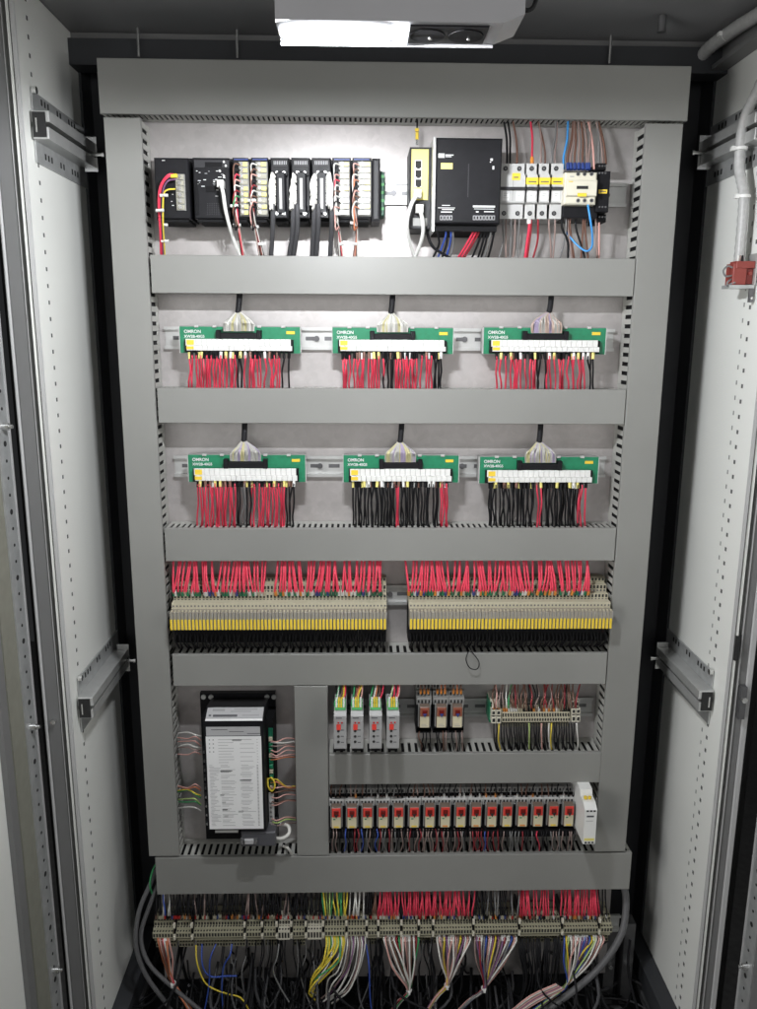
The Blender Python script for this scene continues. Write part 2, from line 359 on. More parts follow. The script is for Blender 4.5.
# ---- chassis rails across the side walls
def chassis(sx, z, lab, yo):
    x = XL if sx < 0 else XR; q = -sx
    t = thing('chassis_rail', lab, 'rail', (x+q*.02, .03, z-.04), 'punched steel chassis rails across the side walls')
    b = MB(); b.box(x+q*.001, x+q*.003, -.06+yo, .15, z-.046, z+.046, 'galvanised')
    for k in (0, 1, 2, 5, 6, 9, 10, 11):
        for zz in (z+.034, z-.037): b.box(x+q*.0031, x+q*.0036, -.03+k*.012+yo, -.0255+k*.012+yo, zz, zz+.008, 'gasket')
    b.build('flange', t)
    b = MB(); b.box(x+q*.0032, x+q*.027, -.07+yo, .125, z+.0035, z+.018, 'rail_steel', .001); b.box(x+q*.0032, x+q*.025, -.07+yo, .125, z-.018, z-.0025, 'rail_steel', .001)
    b.box(x+q*.0032, x+q*.012, -.069+yo, .124, z-.0025, z+.0035, 'gasket'); b.build('channel', t)
    b = MB(); b.box(x+q*.0045, x+q*.0225, -.0712+yo, -.0702+yo, z-.016, z+.016, 'gasket'); b.box(x+q*.009, x+q*.011, -.0722+yo, -.0713+yo, z-.010, z+.008, 'screw'); b.build('end_opening', t)
    b = MB(); b.box(x+q*.008, x+q*.029, .126, .129, z-.024, z+.028, 'screw'); b.build('end_plate', t)
    b = MB(); b.cyl((x+q*.006, -.058+yo, z+.046), 'x', .005, .006, 'screw', 8); b.build('bolt', t)
    b = MB(); b.cyl((x+q*.03, .118, z+.0), 'x', .003, .02, 'screw', 8); b.cyl((x+q*.041, .118, z), 'x', .0045, .004, 'screw', 6); b.build('bolt', t)
chassis(-1, .272, 'punched steel rail high on the left side wall, above the lit part of the panel', 0)
chassis(-1, -.585, 'punched steel rail low on the left side wall, level with the yellow tagged terminals', 0)
chassis(1, .285, 'punched steel rail high on the right side wall, behind the white corrugated conduit', .012)
chassis(1, -.585, 'punched steel rail low on the right side wall, level with the yellow tagged terminals', .012)

# ================================================================== LAMP
LY0, LY1, LZ = -.50, -.447, at(300, 21, -.50)[1]
LX0, LX1, LXe = at(275, 20, LY0)[0], at(411, 20, LY0)[0], at(525, 16, LY0)[0]
lt = thing('cabinet_light', 'lit cabinet lamp with two dark sockets hanging above the top duct', 'lamp', ((LX0+LXe)/2, (LY0+LY1)/2, LZ))
b = MB(); b.prism([(LX0, LZ+.001), (LXe-.018, LZ+.001), (LXe, LZ+.008), (LXe, LZ+.062), (LX0, LZ+.062)], 'y', LY0, LY1, 'lamp_housing'); b.box(LX0+.0002, LXe-.019, LY1-.0015, LY1-.0001, LZ-.0022, LZ+.0009, 'lamp_housing'); b.build('housing', lt)  # thin rear lip added to cut the lamp's upward light
b = MB(); xc_, hw_ = (LX0+LX1-.013)/2, (LX1-.013-LX0)/2-.001; ym = (LY0+LY1)/2
ring = [(xc_+hw_*math.cos(t)*(1 if abs(math.cos(t)) < .98 else .995), ym+.024*math.copysign(abs(math.sin(t))**.55, math.sin(t))) for t in [2*math.pi*k/40 for k in range(40)]]
b.prism(ring, 'z', LZ-.001, LZ+.0006, 'lamp_lens'); b.build('diffuser', lt)
b = MB(); b.box(LX1-.0128, LX1-.001, LY0+.003, LY1-.003, LZ-.0022, LZ+.0006, 'lamp_lens'); b.box(LX1-.010, LX1-.0035, LY0+.024, LY1-.026, LZ-.0032, LZ-.0023, 'mid_grey_plastic'); b.build('switch', lt)
b = MB(); b.box(LX1, LX1+.068, LY0+.006, LY1-.006, LZ-.0008, LZ+.0006, 'black_plastic')
for x in (LX1+.016, LX1+.050):
    b.cyl((x, (LY0+LY1)/2, LZ-.0012), 'z', .0155, .001, 'black_matte', 20); b.cyl((x+.003, (LY0+LY1)/2+.003, LZ-.0022), 'z', .0015, .002, 'screw', 8)
b.build('socket', lt)
b = MB(); b.box(LX0+.05, LX0+.075, LY0+.02, LY0+.023, LZ+.0625, ZT+.03, 'galvanised'); b.box(LX0+.05, LX0+.075, LY0+.02, -.09, ZT+.0305, ZT+.034, 'galvanised'); b.box(LXe-.085, LXe-.06, LY0+.02, LY0+.023, LZ+.0625, ZT+.03, 'galvanised'); b.box(LXe-.085, LXe-.06, LY0+.02, -.09, ZT+.0305, ZT+.034, 'galvanised'); b.build('hanger', lt)
sl = bpy.data.lights.new('cabinet_light_source', 'POINT'); sl.energy = 18.5; sl.color = (0.95, 0.97, 1.0); sl.shadow_soft_size = 0.004
sl.energy /= 3
for q in (.15, .38, .62):
    so = bpy.data.objects.new('cabinet_light_source', sl); COL.objects.link(so); so.parent = lt
    so.location = Vector((LX0+(LX1-LX0)*q, (LY0+LY1)/2, LZ-.0035))-ROOT[lt.name]
wire([(LXe, -.48, LZ+.02), (LXe+.006, -.48, LZ+.018), (LXe+.012, -.48, LZ+.024), (LXe+.016, -.48, LZ+.05), (LXe+.01, -.46, LZ+.09)], 'black', .002, 'short black lead leaving the right end of the cabinet lamp', None, 'lamp_lead', 'cable')

# ================================================================== CABLE DUCTS
def duct(x0, x1, z0, z1, pitch, label, vert=False, sides=(True, True)):
    t = thing('cable_duct', label, 'cable duct', ((x0+x1)/2, .05, z0), 'grey slotted cable ducts')
    b = MB(); b.box(x0, x1, -.0018, 0.0, z0, z1, 'duct_grey', .0008); L = .005
    if vert: b.box(x0, x0+.0013, .0001, L, z0, z1, 'duct_grey'); b.box(x1-.0013, x1, .0001, L, z0, z1, 'duct_grey')
    else: b.box(x0, x1, .0001, L, z0, z0+.0013, 'duct_grey'); b.box(x0, x1, .0001, L, z1-.0013, z1, 'duct_grey')
    b.build('cover', t)
    a0, a1 = (z0, z1) if vert else (x0, x1)
    for k in (0, 1):
        if not sides[k]: continue
        if vert: w0 = x0+.0016 if k == 0 else x1-.0031
        else: w0 = z0+.0016 if k == 0 else z1-.0031
        b = MB()
        def bb(p, q, ya, yb):
            if vert: b.box(w0, w0+.0015, ya, yb, p, q, 'duct_wall_lit')
            else: b.box(p, q, ya, yb, w0, w0+.0015, 'duct_wall_lit')
        bb(a0, a1, .0008, .0085); bb(a0, a1, .041, YP-.001)
        p = a0
        while p < a1-1e-6:
            bb(p, min(p+pitch*.56, a1), .0086, .0409); p += pitch
        b.build('slotted_wall', t)
    b = MB()
    if vert: b.box(x0+.0034, x1-.0034, .014, YP-.001, z0+.002, z1-.002, 'black_matte')
    else: b.box(x0+.002, x1-.002, .014, YP-.001, z0+.0034, z1-.0034, 'black_matte')
    b.build('wire_shade_fill', t)  # plain black block for the wires, slot shade put into its colour
    return t
duct(-.4245, .4255, .3035, .3765, .0075, 'wide horizontal duct across the very top, under the lamp')
duct(-.4200, -.3672, -.900, .2985, .0145, 'tall vertical duct at the left edge of the plate', True)
duct(.3652, .4200, -.900, .2995, .0145, 'tall vertical duct at the right edge of the plate', True)
duct(-.3640, .3640, .0548, .1100, .0062, 'horizontal duct directly below the controller and circuit breakers')
duct(-.3640, .3640, -.1405, -.0862, .0062, 'horizontal duct between the two rows of green interface boards')
duct(-.3640, .3635, -.3635, -.3090, .0093, 'horizontal duct between the lower green boards and the yellow tagged terminals')
duct(-.3620, .3635, -.5800, -.5240, .0118, 'horizontal duct directly below the yellow tagged terminals')
duct(-.1615, -.1055, -.9015, -.5812, .0125, 'short vertical duct to the right of the drive with the printed label', True)
duct(-.1040, .3650, -.7640, -.7070, .0118, 'shorter horizontal duct above the row of sixteen relays')
duct(-.4100, .4325, -.9770, -.9035, .0118, 'wide horizontal duct at the bottom, above the dense terminal row')

# ================================================================== DIN RAILS
def din(x0, x1, zc, label, Yf=.0475):
    b = MB(); h = .0175
    b.box(x0, x1, Yf-.001, Yf, zc+.0125, zc+h, 'rail_steel'); b.box(x0, x1, Yf-.001, Yf, zc-h, zc-.0125, 'rail_steel')
    b.box(x0, x1, Yf, YP-.0015, zc+.0125, zc+.0137, 'rail_steel'); b.box(x0, x1, Yf, YP-.0015, zc-.0137, zc-.0125, 'rail_steel')
    b.box(x0, x1, YP-.0015, YP-.0003, zc-.0137, zc+.0137, 'rail_steel')
    x = x0+.012
    while x < x1-.02:
        b.box(x, x+.018, YP-.0019, YP-.0014, zc-.003, zc+.003, 'dark_steel', .0); x += .030
    for xs in (x0+.03, x0+(x1-x0)*.335, x0+(x1-x0)*.5, x0+(x1-x0)*.665, x1-.03): b.cyl((xs, YP-.0035, zc), 'y', .0045, .003, 'dark_steel', 10)
    o = b.build('mounting_rail'); tag(o, label, 'rail', 'top hat mounting rails'); return o
def rz(py, Y=.0475): return at(380, py, Y)[1]
Z1, Z2, Z3, Z4, Z5, Z6, Z7 = rz(192.5), rz(339), rz(466.5), rz(595), rz(708), rz(812), rz(926)
din(-.36, .36, Z1, 'bright mounting rail behind the controller and circuit breakers')
din(-.36, .355, Z2, 'mounting rail behind the upper three green boards')
din(-.355, .355, Z3, 'mounting rail behind the lower three green boards')
din(-.36, .36, Z4, 'mounting rail behind the yellow tagged terminals')
din(-.10, .36, Z5, 'mounting rail behind the four signal converters and three relays')
din(-.10, .36, Z6, 'mounting rail behind the sixteen relays')
din(-.40, .440, Z7, 'mounting rail behind the dense terminal row at the bottom', .0465)
def rect(px0, py0, px1, py1, Y):
    xa, za = at(px0, py0, Y); xb, zb = at(px1, py1, Y); return min(xa, xb), max(xa, xb), min(za, zb), max(za, zb)
def pbox(mb, px0, py0, px1, py1, Y, Yb, mt, c=0.0):
    x0, x1, z0, z1 = rect(px0, py0, px1, py1, Y); mb.box(x0, x1, Y, Yb, z0, z1, mt, c)

# ================================================================== PROGRAMMABLE CONTROLLER
YC = -.030
plc = thing('programmable_controller', 'black rack controller with a row of plug-in modules, upper left', 'controller', (-.2, .05, .13))
b = MB(); pbox(b, 154, 158, 376, 222, .035, .0463, 'black_plastic'); pbox(b, 180, 220, 190, 225, .02, .04, 'black_matte'); b.build('backplane', plc)
def module(px0, px1, py0=157.5, py1=219, Y=YC, nm='module', mt='black_plastic'):
    b = MB(); pbox(b, px0+.3, py0, px1-.3, py1, Y, .0345, mt, .0015)
    x0, x1, z0, z1 = rect(px0, py0, px1, py1, Y)
    b.box(x0+.004, x1-.004, Y+.004, .03, z0-.004, z0-.0002, 'black_matte')
    return b.build(nm, plc), (x0, x1, z0, z1)
mo, r = module(153.5, 191, nm='power_module')
b = MB(); x0, x1, z0, z1 = rect(175, 174, 186, 210.5, YC-.004); b.box(x0, x1, YC-.004, YC-.0001, z0, z1, 'mid_grey_plastic')
for k in range(6):
    zc = z1-(k+.5)*(z1-z0)/6; b.box(x0+.001, x1-.001, YC-.0065, YC-.0041, zc-.0035, zc+.0035, 'lens_clear', .0005); b.cyl(((x0+x1)/2, YC-.008, zc), 'y', .0027, .003, 'screw', 10)
b.build('terminal_strip', mo)
b = MB()
for (a, c, w) in ((162, 160, 3), (172, 205, 2), (171, 201, 1.5), (172, 194, 1.5)): pbox(b, a, c, a+w, c+.8, YC-.0004, YC-.0001, 'white_print')
b.build('printing', mo)
mo, r = module(192, 231.5, nm='processor_module')
b = MB(); pbox(b, 194, 160, 229, 168, YC-.003, YC-.0001, 'dark_grey_plastic'); pbox(b, 205, 162, 222, 167, YC-.0045, YC-.0031, 'black_matte'); pbox(b, 195, 181, 199, 215, YC-.0015, YC-.0001, 'black_matte'); b.box(0, .0001, 0, .0001, 0, .0001, 'black_matte') if False else None
pbox(b, 206, 186, 216, 192, YC-.002, YC-.0001, 'black_matte')
for i in range(6):
    for j in range(7): pbox(b, 207+i*2.2, 203+j*1.8, 208.2+i*2.2, 204+j*1.8, YC-.0006, YC-.0001, 'dark_grey_plastic')
b.build('cover', mo)
b = MB()
for i in range(26): x = rnd(194, 227); y = rnd(169, 196); pbox(b, x, y, x+rnd(1, 3.5), y+.7, YC-.0004, YC-.0001, 'white_print' if i % 3 else 'ink_soft')
for (x, y) in ((224, 176), (220, 171), (226, 166), (224, 162)): b.cyl(P(x, y, YC-.002), 'y', .0015, .004, 'white_plastic', 8)
b.build('printing', mo)
def term_module(px0, px1, s0, s1):
    mo, r = module(px0, px1, nm='terminal_module')
    b = MB(); x0, x1, z0, z1 = rect(s0, 161.5, s1, 216, YC-.007); b.box(x0, x1, YC-.007, YC-.0001, z0, z1, 'mid_grey_plastic', .001)
    n = 9
    for k in range(n):
        zc = z1-(k+.5)*(z1-z0)/n
        b.box(x0+.0012, x1-.0012, YC-.0095, YC-.0071, zc-.0029, zc+.0029, 'lens_clear', .0006)
        b.cyl((x0+(x1-x0)*.32, YC-.0105, zc+.0006), 'y', .0021, .0022, 'screw', 8)
        if k in (0, 1, 4, 7) or random.random() < .3: b.box(x0+(x1-x0)*.5, x1-.0015, YC-.0112, YC-.0096, zc-.0026, zc+.0022, 'yellow_face')
    b.build('terminal_strip', mo)
    b = MB(); pbox(b, px0+2, 158.8, px1-2, 160, YC-.0006, YC-.0001, 'blue_plastic'); b.build('indicator_row', mo)
def conn_module(px0, px1):
    mo, r = module(px0, px1, nm='connector_module')
    b = MB(); cx = (px0+px1)/2
    pbox(b, cx-7, 160, cx+7, 166, YC-.0008, YC-.0001, 'dark_grey_plastic')
    for i in range(8): pbox(b, cx-6.5+i*1.7, 161, cx-5.7+i*1.7, 164.5, YC-.0013, YC-.0009, 'ink_soft')
    b.build('indicator_row', mo)
    for s in (-1,):
        b = MB(); pbox(b, cx-5, 171, cx+6, 214, YC-.016, YC-.0001, 'black_plastic', .002); pbox(b, cx-1.5, 178, cx+2, 209, YC-.0185, YC-.0161, 'light_grey_plastic', .001)
        pbox(b, cx-7, 170, cx+7, 175, YC-.012, YC-.0001, 'black_plastic'); pbox(b, cx-7.5, 210, cx+7.5, 218, YC-.012, YC-.0001, 'black_plastic', .001)
        for q in (-3.3, 3.8): b.cyl(P(cx+q, 213.5, YC-.014), 'y', .0024, .003, 'screw', 8); b.cyl(P(cx+q, 172.5, YC-.014), 'y', .002, .003, 'screw', 8)
        b.build('plug', mo)
for a in ((232, 250, 238.5, 250), (250.5, 269.5, 255.5, 268.5)): term_module(*a)
for a in ((270, 290.5), (290.8, 311), (311.3, 331.5)): conn_module(*a)
for a in ((332, 351.5, 338.5, 350), (352, 371.5, 357.5, 371)): term_module(*a)
b = MB(); pbox(b, 372, 158, 380, 221, YC-.002, .034, 'dark_grey_plastic', .003); b.build('end_cover', plc)
# green earth terminal beside it
t = thing('earth_terminal', 'green terminal clipped to the rail at the right end of the controller', 'terminal', P(382, 215, .04))
b = MB(); pbox(b, 380.6, 172, 384, 216, .015, .046, 'pcb_dark', .001); b.build('body', t)
b = MB()
for k in range(5): pbox(b, 380.8, 175+k*8, 384, 178+k*8, .0145, .0149, 'bright_green')
b.build('marker', t)
# controller wiring
g = 'wires tied down the left of the controller'
for i, (c, dx) in enumerate((('red', 0), ('red', 1.3), ('black', 2.3), ('purple', 3.2))):
    y = 175+i*1.4
    wire([P(176, y, -.042), P(168, 175+i*2, -.05), P(160+dx, 187+i, -.045), P(158.5+dx, 206, -.035), P(160+dx*.7, 230, -.02), P(161+dx*.8, 258, .015)], c, .0013 if c == 'red' else .001,
         {'red': 'red wire curving from the controller power terminals to the duct', 'black': 'black wire beside the red ones at the controller power terminals', 'purple': 'dull purple wire beside the red ones at the controller power terminals'}[c], g, ends='yellow_tag' if c == 'red' else None)
wire([P(175, 189, -.042), P(167, 190, -.05), P(163.5, 196, -.045), P(163, 220, -.033), P(164, 240, -.01), P(165, 258, .015)], 'yellow', .0012, 'yellow wire curving from the controller power terminals', g)
wire([P(220, 184, -.045), P(223, 192, -.055), P(226, 212, -.045), P(233, 238, -.015), P(241, 258, .012)], 'white_plastic', .0026, 'white network cable hanging from the processor module', None, 'network_cable', 'cable', n=8)
b = MB(); b.box(*[at(217.5, 184, -.04)[0], at(224, 184, -.04)[0]], -.048, -.031, at(220, 187.5, -.04)[1], at(220, 180.5, -.04)[1], 'white_plastic', .002); tag(b.build('network_plug'), 'white network plug in the processor module', 'plug')
def loomwires(xs, cx, yb, tx, label, g, cols, n=9):
    for k in range(n):
        c = cols[k % len(cols)]; y = 165+k*5.4
        wire([P(xs+1.5, y, -.040), P(xs-2-rnd(0, 2), y-1, -.05), P(cx-1.5+rnd(-1.5, 1.5), y+9, -.047), P(cx+rnd(-1, 1), max(y+22, 205), -.042), P(cx+2.5+rnd(-1, 1), 228, -.025), P(tx+rnd(-2.5, 2.5), 258, .012)], c, .00105, label % c, g)
loomwires(238.5, 236, 0, 243, '%s wire looping from the first terminal module of the controller', 'wires of the first terminal module', ['brown', 'black', 'red', 'pink', 'white', 'darkred', 'green'])
loomwires(255.5, 253, 0, 262, '%s wire looping from the second terminal module of the controller', 'wires of the second terminal module', ['white', 'brown', 'pink', 'black', 'darkred'])
loomwires(338.5, 336, 0, 341, '%s wire looping from the third terminal module of the controller', 'wires of the third terminal module', ['white', 'black', 'pink', 'red', 'white', 'brown'])
loomwires(357.5, 354.5, 0, 355, '%s wire looping from the last terminal module of the controller', 'wires of the last terminal module', ['pink', 'brown', 'white', 'orange', 'black'])
for k, (x, y) in enumerate(((164, 195.5), (160, 210.5), (164, 225), (165, 241), (234.5, 206), (237, 225), (252, 200.5), (255, 227), (262, 244), (336.5, 214), (343, 244), (354, 223), (353, 244))):
    b = MB(); p = P(x, y, -.045 if y < 215 else -.02 if y < 235 else -.008); b.tube([p+Vector((-.0055, 0, 0)), p+Vector((.0055, 0, .0003))], .0022, 'white_plastic', 6, 1); b.cyl(p+Vector((.002, -.004, 0)), 'y', .0018, .004, 'white_plastic', 6)
    tag(b.build('cable_tie'), 'small white cable tie on the '+['red wires level with the topmost power terminals' if k == 0 else 'wires below the power module, %s from its top' % nth(k+1) if k < 4 else 'wires of the %s terminal module, %s' % (['first', 'second', 'third', 'last'][(k-4)//2 if k < 6 else 1 if k < 9 else 2 if k < 11 else 3], ['upper one', 'lower one', 'upper one', 'middle one', 'lower one', 'upper one', 'lower one', 'upper one', 'lower one'][k-4])][0], 'cable tie', 'white cable ties on the controller wiring')
for j, (x, tx, cx, s_) in enumerate(((272.5, 271, 280.2, -1), (292.5, 289, 301, -1), (297, 293, 0, 0), (313.5, 312, 321.5, -1), (318, 316, 0, 0), (331.5, 330, 321.5, 1))):
    t = thing('sheathed_cable', 'dark grey sheathed cable below the connector modules, %s from the left' % nth(j+1), 'cable', P(tx, 258, .008), 'sheathed cables of the connector modules')
    b = MB(); add_wire(b, [P(x, 204, -.05), P(x+.5, 215, -.048), P(x, 232, -.03), P(tx, 258, .008)], 'sheath', .0035, 8, 4); b.build('sheath', t)
    if not s_: continue
    b = MB()
    for k in range(26):
        y = 174+k*1.1; e = cx+s_*5
        add_wire(b, [P(e, y+rnd(0, 6), -.048), P(cx+s_*(7+rnd(0, 2)), y-1+rnd(-2, 2), -.056), P(cx+s_*(9.3+rnd(-2, 2)), y+9, -.057+rnd(-.003, .003)), P(cx+s_*(8.8+rnd(-1.6, 1.6)), 198+rnd(-4, 4), -.053), P(cx+s_*(8+rnd(-1, 1)), 207+rnd(-2, 2), -.050)], 'white', .0013, 5, 3)
    b.build('conductors', t)
# ================================================================== NETWORK SWITCH
sw = thing('network_switch', 'slim black network switch with yellow front and three open sockets', 'network switch', P(419, 232, .04))
b = MB(); pbox(b, 410, 147, 430, 229, -.022, .046, 'dark_grey_plastic', .001); b.build('body', sw)
b = MB(); pbox(b, 411.7, 149, 428, 200, -.0245, -.0221, 'yellow_face', .0008); b.build('front_plate', sw)
b = MB(); pbox(b, 415, 160, 421.5, 187, -.0255, -.0246, 'white_plastic')
for y in (160.8, 170.2, 179.4): pbox(b, 415.6, y, 421.2, y+6.8, -.0262, -.0256, 'gasket'); pbox(b, 417, y+6.8, 419.9, y+7.9, -.0262, -.0256, 'gasket')
b.build('socket', sw)
b = MB(); pbox(b, 414, 202, 425, 210, -.0248, -.0221, 'gasket'); pbox(b, 413, 218, 427, 226, -.0235, -.0221, 'mid_grey_plastic'); b.build('socket_panel', sw)
for k, (x, y) in enumerate(((417.5, 189), (419.5, 204))):
    b = MB(); pbox(b, x-3.5, y, x+4, y+8.5, -.040, -.0265, 'white_plastic', .001); tag(b.build('network_plug'), ['white network plug in the yellow switch, the upper of two', 'white network plug in the yellow switch, the lower of two'][k], 'plug')
wire([P(417, 195, -.040), P(411, 205, -.048), P(407, 222, -.045), P(409, 240, -.02), P(415, 258, .012)], 'white_plastic', .0028, 'white network cable bowing to the left below the yellow switch', 'network cables of the switch', 'network_cable', 'cable', n=8)
wire([P(420, 211, -.040), P(422.5, 220, -.045), P(422.5, 236, -.03), P(415, 258, .010)], 'white_plastic', .0028, 'white network cable dropping straight below the yellow switch', 'network cables of the switch', 'network_cable', 'cable', n=8)
b = MB(); b.cyl(P(417, 136, .01), 'z', .0025, .010, 'yellow_tag', 10); b.cyl(P(417, 130, .01), 'z', .003, .004, 'yellow_tag', 10); b.cyl(P(417, 142, .01), 'z', .002, .008, 'screw', 8); b.tube([P(417, 130, .01), P(417.3, 120, .02)], .0012, 'wire_black', 6, 1)
tag(b.build('earth_lead'), 'short yellow ended lead screwed to the top of the yellow switch', 'lead')

# ================================================================== POWER SUPPLY
YS = -.052
ps = thing('power_supply', 'large black power supply block between the yellow switch and the breakers', 'power supply', P(468, 230, .04))
b = MB(); pbox(b, 436.6, 137.5, 499.6, 224, YS, .040, 'black_plastic', .002)
x0, x1, z0, z1 = rect(436.6, 137.5, 499.6, 224, YS); b.box(x0+.002, x1-.002, YS+.012, .040, z0-.009, z0-.0002, 'black_matte')
b.box((x0+x1)/2-.001, (x0+x1)/2+.0004, YS-.0004, YS-.0001, z0+.036, z1-.034, 'dark_grey_plastic')
for k in range(12): b.box(x1+.0001, x1+.0006, YS+.012+k*.006, YS+.0145+k*.006, z0+.02, z1-.02, 'gasket')
b.build('housing', ps)
b = MB(); b.box(x0-.0040, x0-.0002, YS+.006, .046, z0-.010, z1+.002, 'rail_steel'); b.build('side_bracket', ps)
b = MB(); pbox(b, 441, 163, 452.5, 169, YS-.0008, YS-.0001, 'yellow_face'); b.build('label', ps)
b = MB()
for (a, c, w, h) in ((438.5, 153.5, 6, 4.2), (445.5, 154.5, 8, 1), (445.5, 156.2, 6, .8), (473, 205.5, 22, 2), (474, 208.6, 20, .7), (476, 211.2, 2.5, 1.2), (484, 211.2, 10, 1), (438, 207.5, 17, .7), (442, 205, 8, .7), (442, 209, 12, .9), (441, 211.5, 11, 1), (490.5, 158.5, 2.2, 2.2), (492.5, 166, 1.6, 3.4), (490, 161.5, 1, 1)):
    pbox(b, a, c, a+w, c+h, YS-.0005, YS-.0001, 'white_print')
b.build('printing', ps)
b = MB()
for (a, n) in ((440, 4), (473, 7)):
    for k in range(n): pbox(b, a+k*3.2, 215.5, a+k*3.2+2.6, 220, YS-.0006, YS-.0001, 'ink_soft'); pbox(b, a+k*3.2+.6, 216.2, a+k*3.2+2, 219.3, YS-.0010, YS-.0007, 'gasket')
b.build('terminal_strip', ps)
g = 'wires below the power supply'
for (x, tx, c, mx) in ((441, 433, 'black', 438), (444, 438, 'blue', 446), (447, 442, 'black', 447), (450, 446, 'blue', 451), (453, 450, 'grey', 453)):
    wire([P(x, 224, -.035), P(mx, 234, -.03), P((x+tx)/2+2, 244, -.01), P(tx, 258, .012)], c, .0017, '%s wire hanging from the left terminals of the power supply' % c, g, ends='yellow_tag' if x in (444, 447) else None)
for (x, tx, c) in ((474, 458, 'red'), (477, 461, 'red'), (480, 464, 'darkred'), (483, 472, 'black'), (486, 478, 'black'), (489, 481, 'black'), (492, 484, 'grey'), (495, 488, 'black')):
    wire([P(x, 223, -.035), P(x-1, 232, -.03), P((x+tx)/2, 245, -.01), P(tx, 258, .012)], c, .0017, '%s wire hanging from the right terminals of the power supply' % c, g, ends='white_plastic' if x > 480 and x % 2 else None)
wire([P(427, 224, -.01), P(428, 236, -.01), P(434, 248, -.005), P(450, 258, .01)], 'black', .0022, 'black cable curving under the power supply from the switch', None, 'cable', 'cable', n=6)

# ================================================================== CIRCUIT BREAKERS
YB = -.022
def breaker(px0, px1, poles, label, group=None):
    t = thing('circuit_breaker', label, 'circuit breaker', P((px0+px1)/2, 218, .04), group)
    x0, x1, z0, z1 = rect(px0+.15, 162, px1-.15, 218, YB); H = z1-z0
    prof = [(.046, z0), (.0, z0), (.0-.004, z0+.002), (YB+.016, z0+H*.27), (YB, z0+H*.30), (YB, z0+H*.79), (YB+.016, z0+H*.82), (-.004, z1), (.046, z1)]
    prof = [(.046, z0), (YB+.010, z0), (YB+.010, z0+H*.26), (YB, z0+H*.28), (YB, z0+H*.78), (YB+.010, z0+H*.80), (YB+.010, z1), (.046, z1)]
    b = MB(); b.prism(prof, 'x', x0, x1, 'light_grey_plastic'); b.build('body', t)
    w = (x1-x0)/poles
    b = MB()
    for k in range(poles):
        cx = x0+w*(k+.5)
        for zz in (z0+H*.10, z1-H*.09): b.cyl((cx, YB+.0096, zz), 'y', .0034, .001, 'gasket', 10); b.cyl((cx, YB+.0090, zz), 'y', .002, .001, 'dark_steel', 8)
        b.box(cx-.005, cx+.005, YB-.0005, YB-.0001, z0+H*.31, z0+H*.48, 'white_plastic'); b.box(cx-.004, cx+.004, YB-.0009, YB-.0006, z0+H*.36, z0+H*.362, 'ink'); b.box(cx-.003, cx+.001, YB-.0009, YB-.0006, z0+H*.40, z0+H*.41, 'ink_soft'); b.box(cx-.003, cx+.003, YB-.0009, YB-.0006, z0+H*.44, z0+H*.445, 'ink')
        if k: b.box(x0+w*k-.0003, x0+w*k+.0003, YB-.0006, YB-.0001, z0+H*.30, z0+H*.76, 'mid_grey_plastic')
    b.build('terminal_screw', t)
    b = MB(); b.box(x0+.0006, x1-.0006, YB-.007, YB-.0006, z0+H*.50, z0+H*.545, 'dark_grey_plastic'); b.build('toggle', t)
    b = MB()
    n = 1 if poles == 2 else 1
    cx = x0+(x1-x0)*(.60 if poles == 2 else .5); hw = .006 if poles == 2 else w*.46
    zz = z0+H*(.68 if poles == 2 else .60); b.box(cx-hw, cx+hw, YB-.0008, YB-.0001, zz, zz+.0095, 'yellow_tag'); b.box(cx-hw*.6, cx+hw*.6, YB-.0012, YB-.0009, zz+.003, zz+.0045, 'ink'); b.build('label', t)
breaker(499.8, 525.6, 2, 'two pole grey circuit breaker beside the black power supply')
gb = 'single pole circuit breakers'
for k, l in enumerate(('single pole grey breaker next to the two pole one', 'middle one of the three single pole grey breakers', 'single pole grey breaker next to the cream contactor')):
    breaker(526+12.25*k, 538.1+12.25*k, 1, l, gb)
g = 'wires into the top of the breakers and contactor'
for (x, tx, c, r) in ((507, 504, 'black', .0017), (510, 508, 'black', .0015), (517, 513, 'brown', .0014), (532, 530.5, 'red', .0017), (541, 539, 'dusty', .0014), (545, 538, 'brown', .0012), (552, 556, 'grey', .0015), (555, 557, 'dusty', .0012)):
    wire([P(x, 163, -.008), P(x, 152, 0), P((x+tx)/2+1, 138, .01), P(tx, 122, .018)], c, r, '%s wire entering the top of the breakers from the duct' % c, g, ends='orange_plastic' if c == 'red' else None)
g2 = 'wires below the breakers'
for (x, tx, c, r) in ((503, 499, 'grey', .0013), (506, 506, 'dusty', .0013), (511, 510, 'grey', .0013), (515, 513, 'dusty', .0014), (519, 518, 'grey', .0012), (529, 525, 'red', .0022), (531, 527, 'darkred', .0018), (538, 533, 'darkred', .0016), (549, 551, 'dusty', .0016), (555, 553, 'dusty', .0014), (562, 568, 'black', .0018), (566, 560, 'grey', .0013)):
    wire([P(x, 217, -.008), P(x, 228, -.004), P((x+tx)/2+rnd(-1, 3), 242, .005), P(tx, 258, .014)], c, r, '%s wire leaving the bottom of the breakers to the duct' % c, g2, ends='white_plastic' if c == 'red' else None)

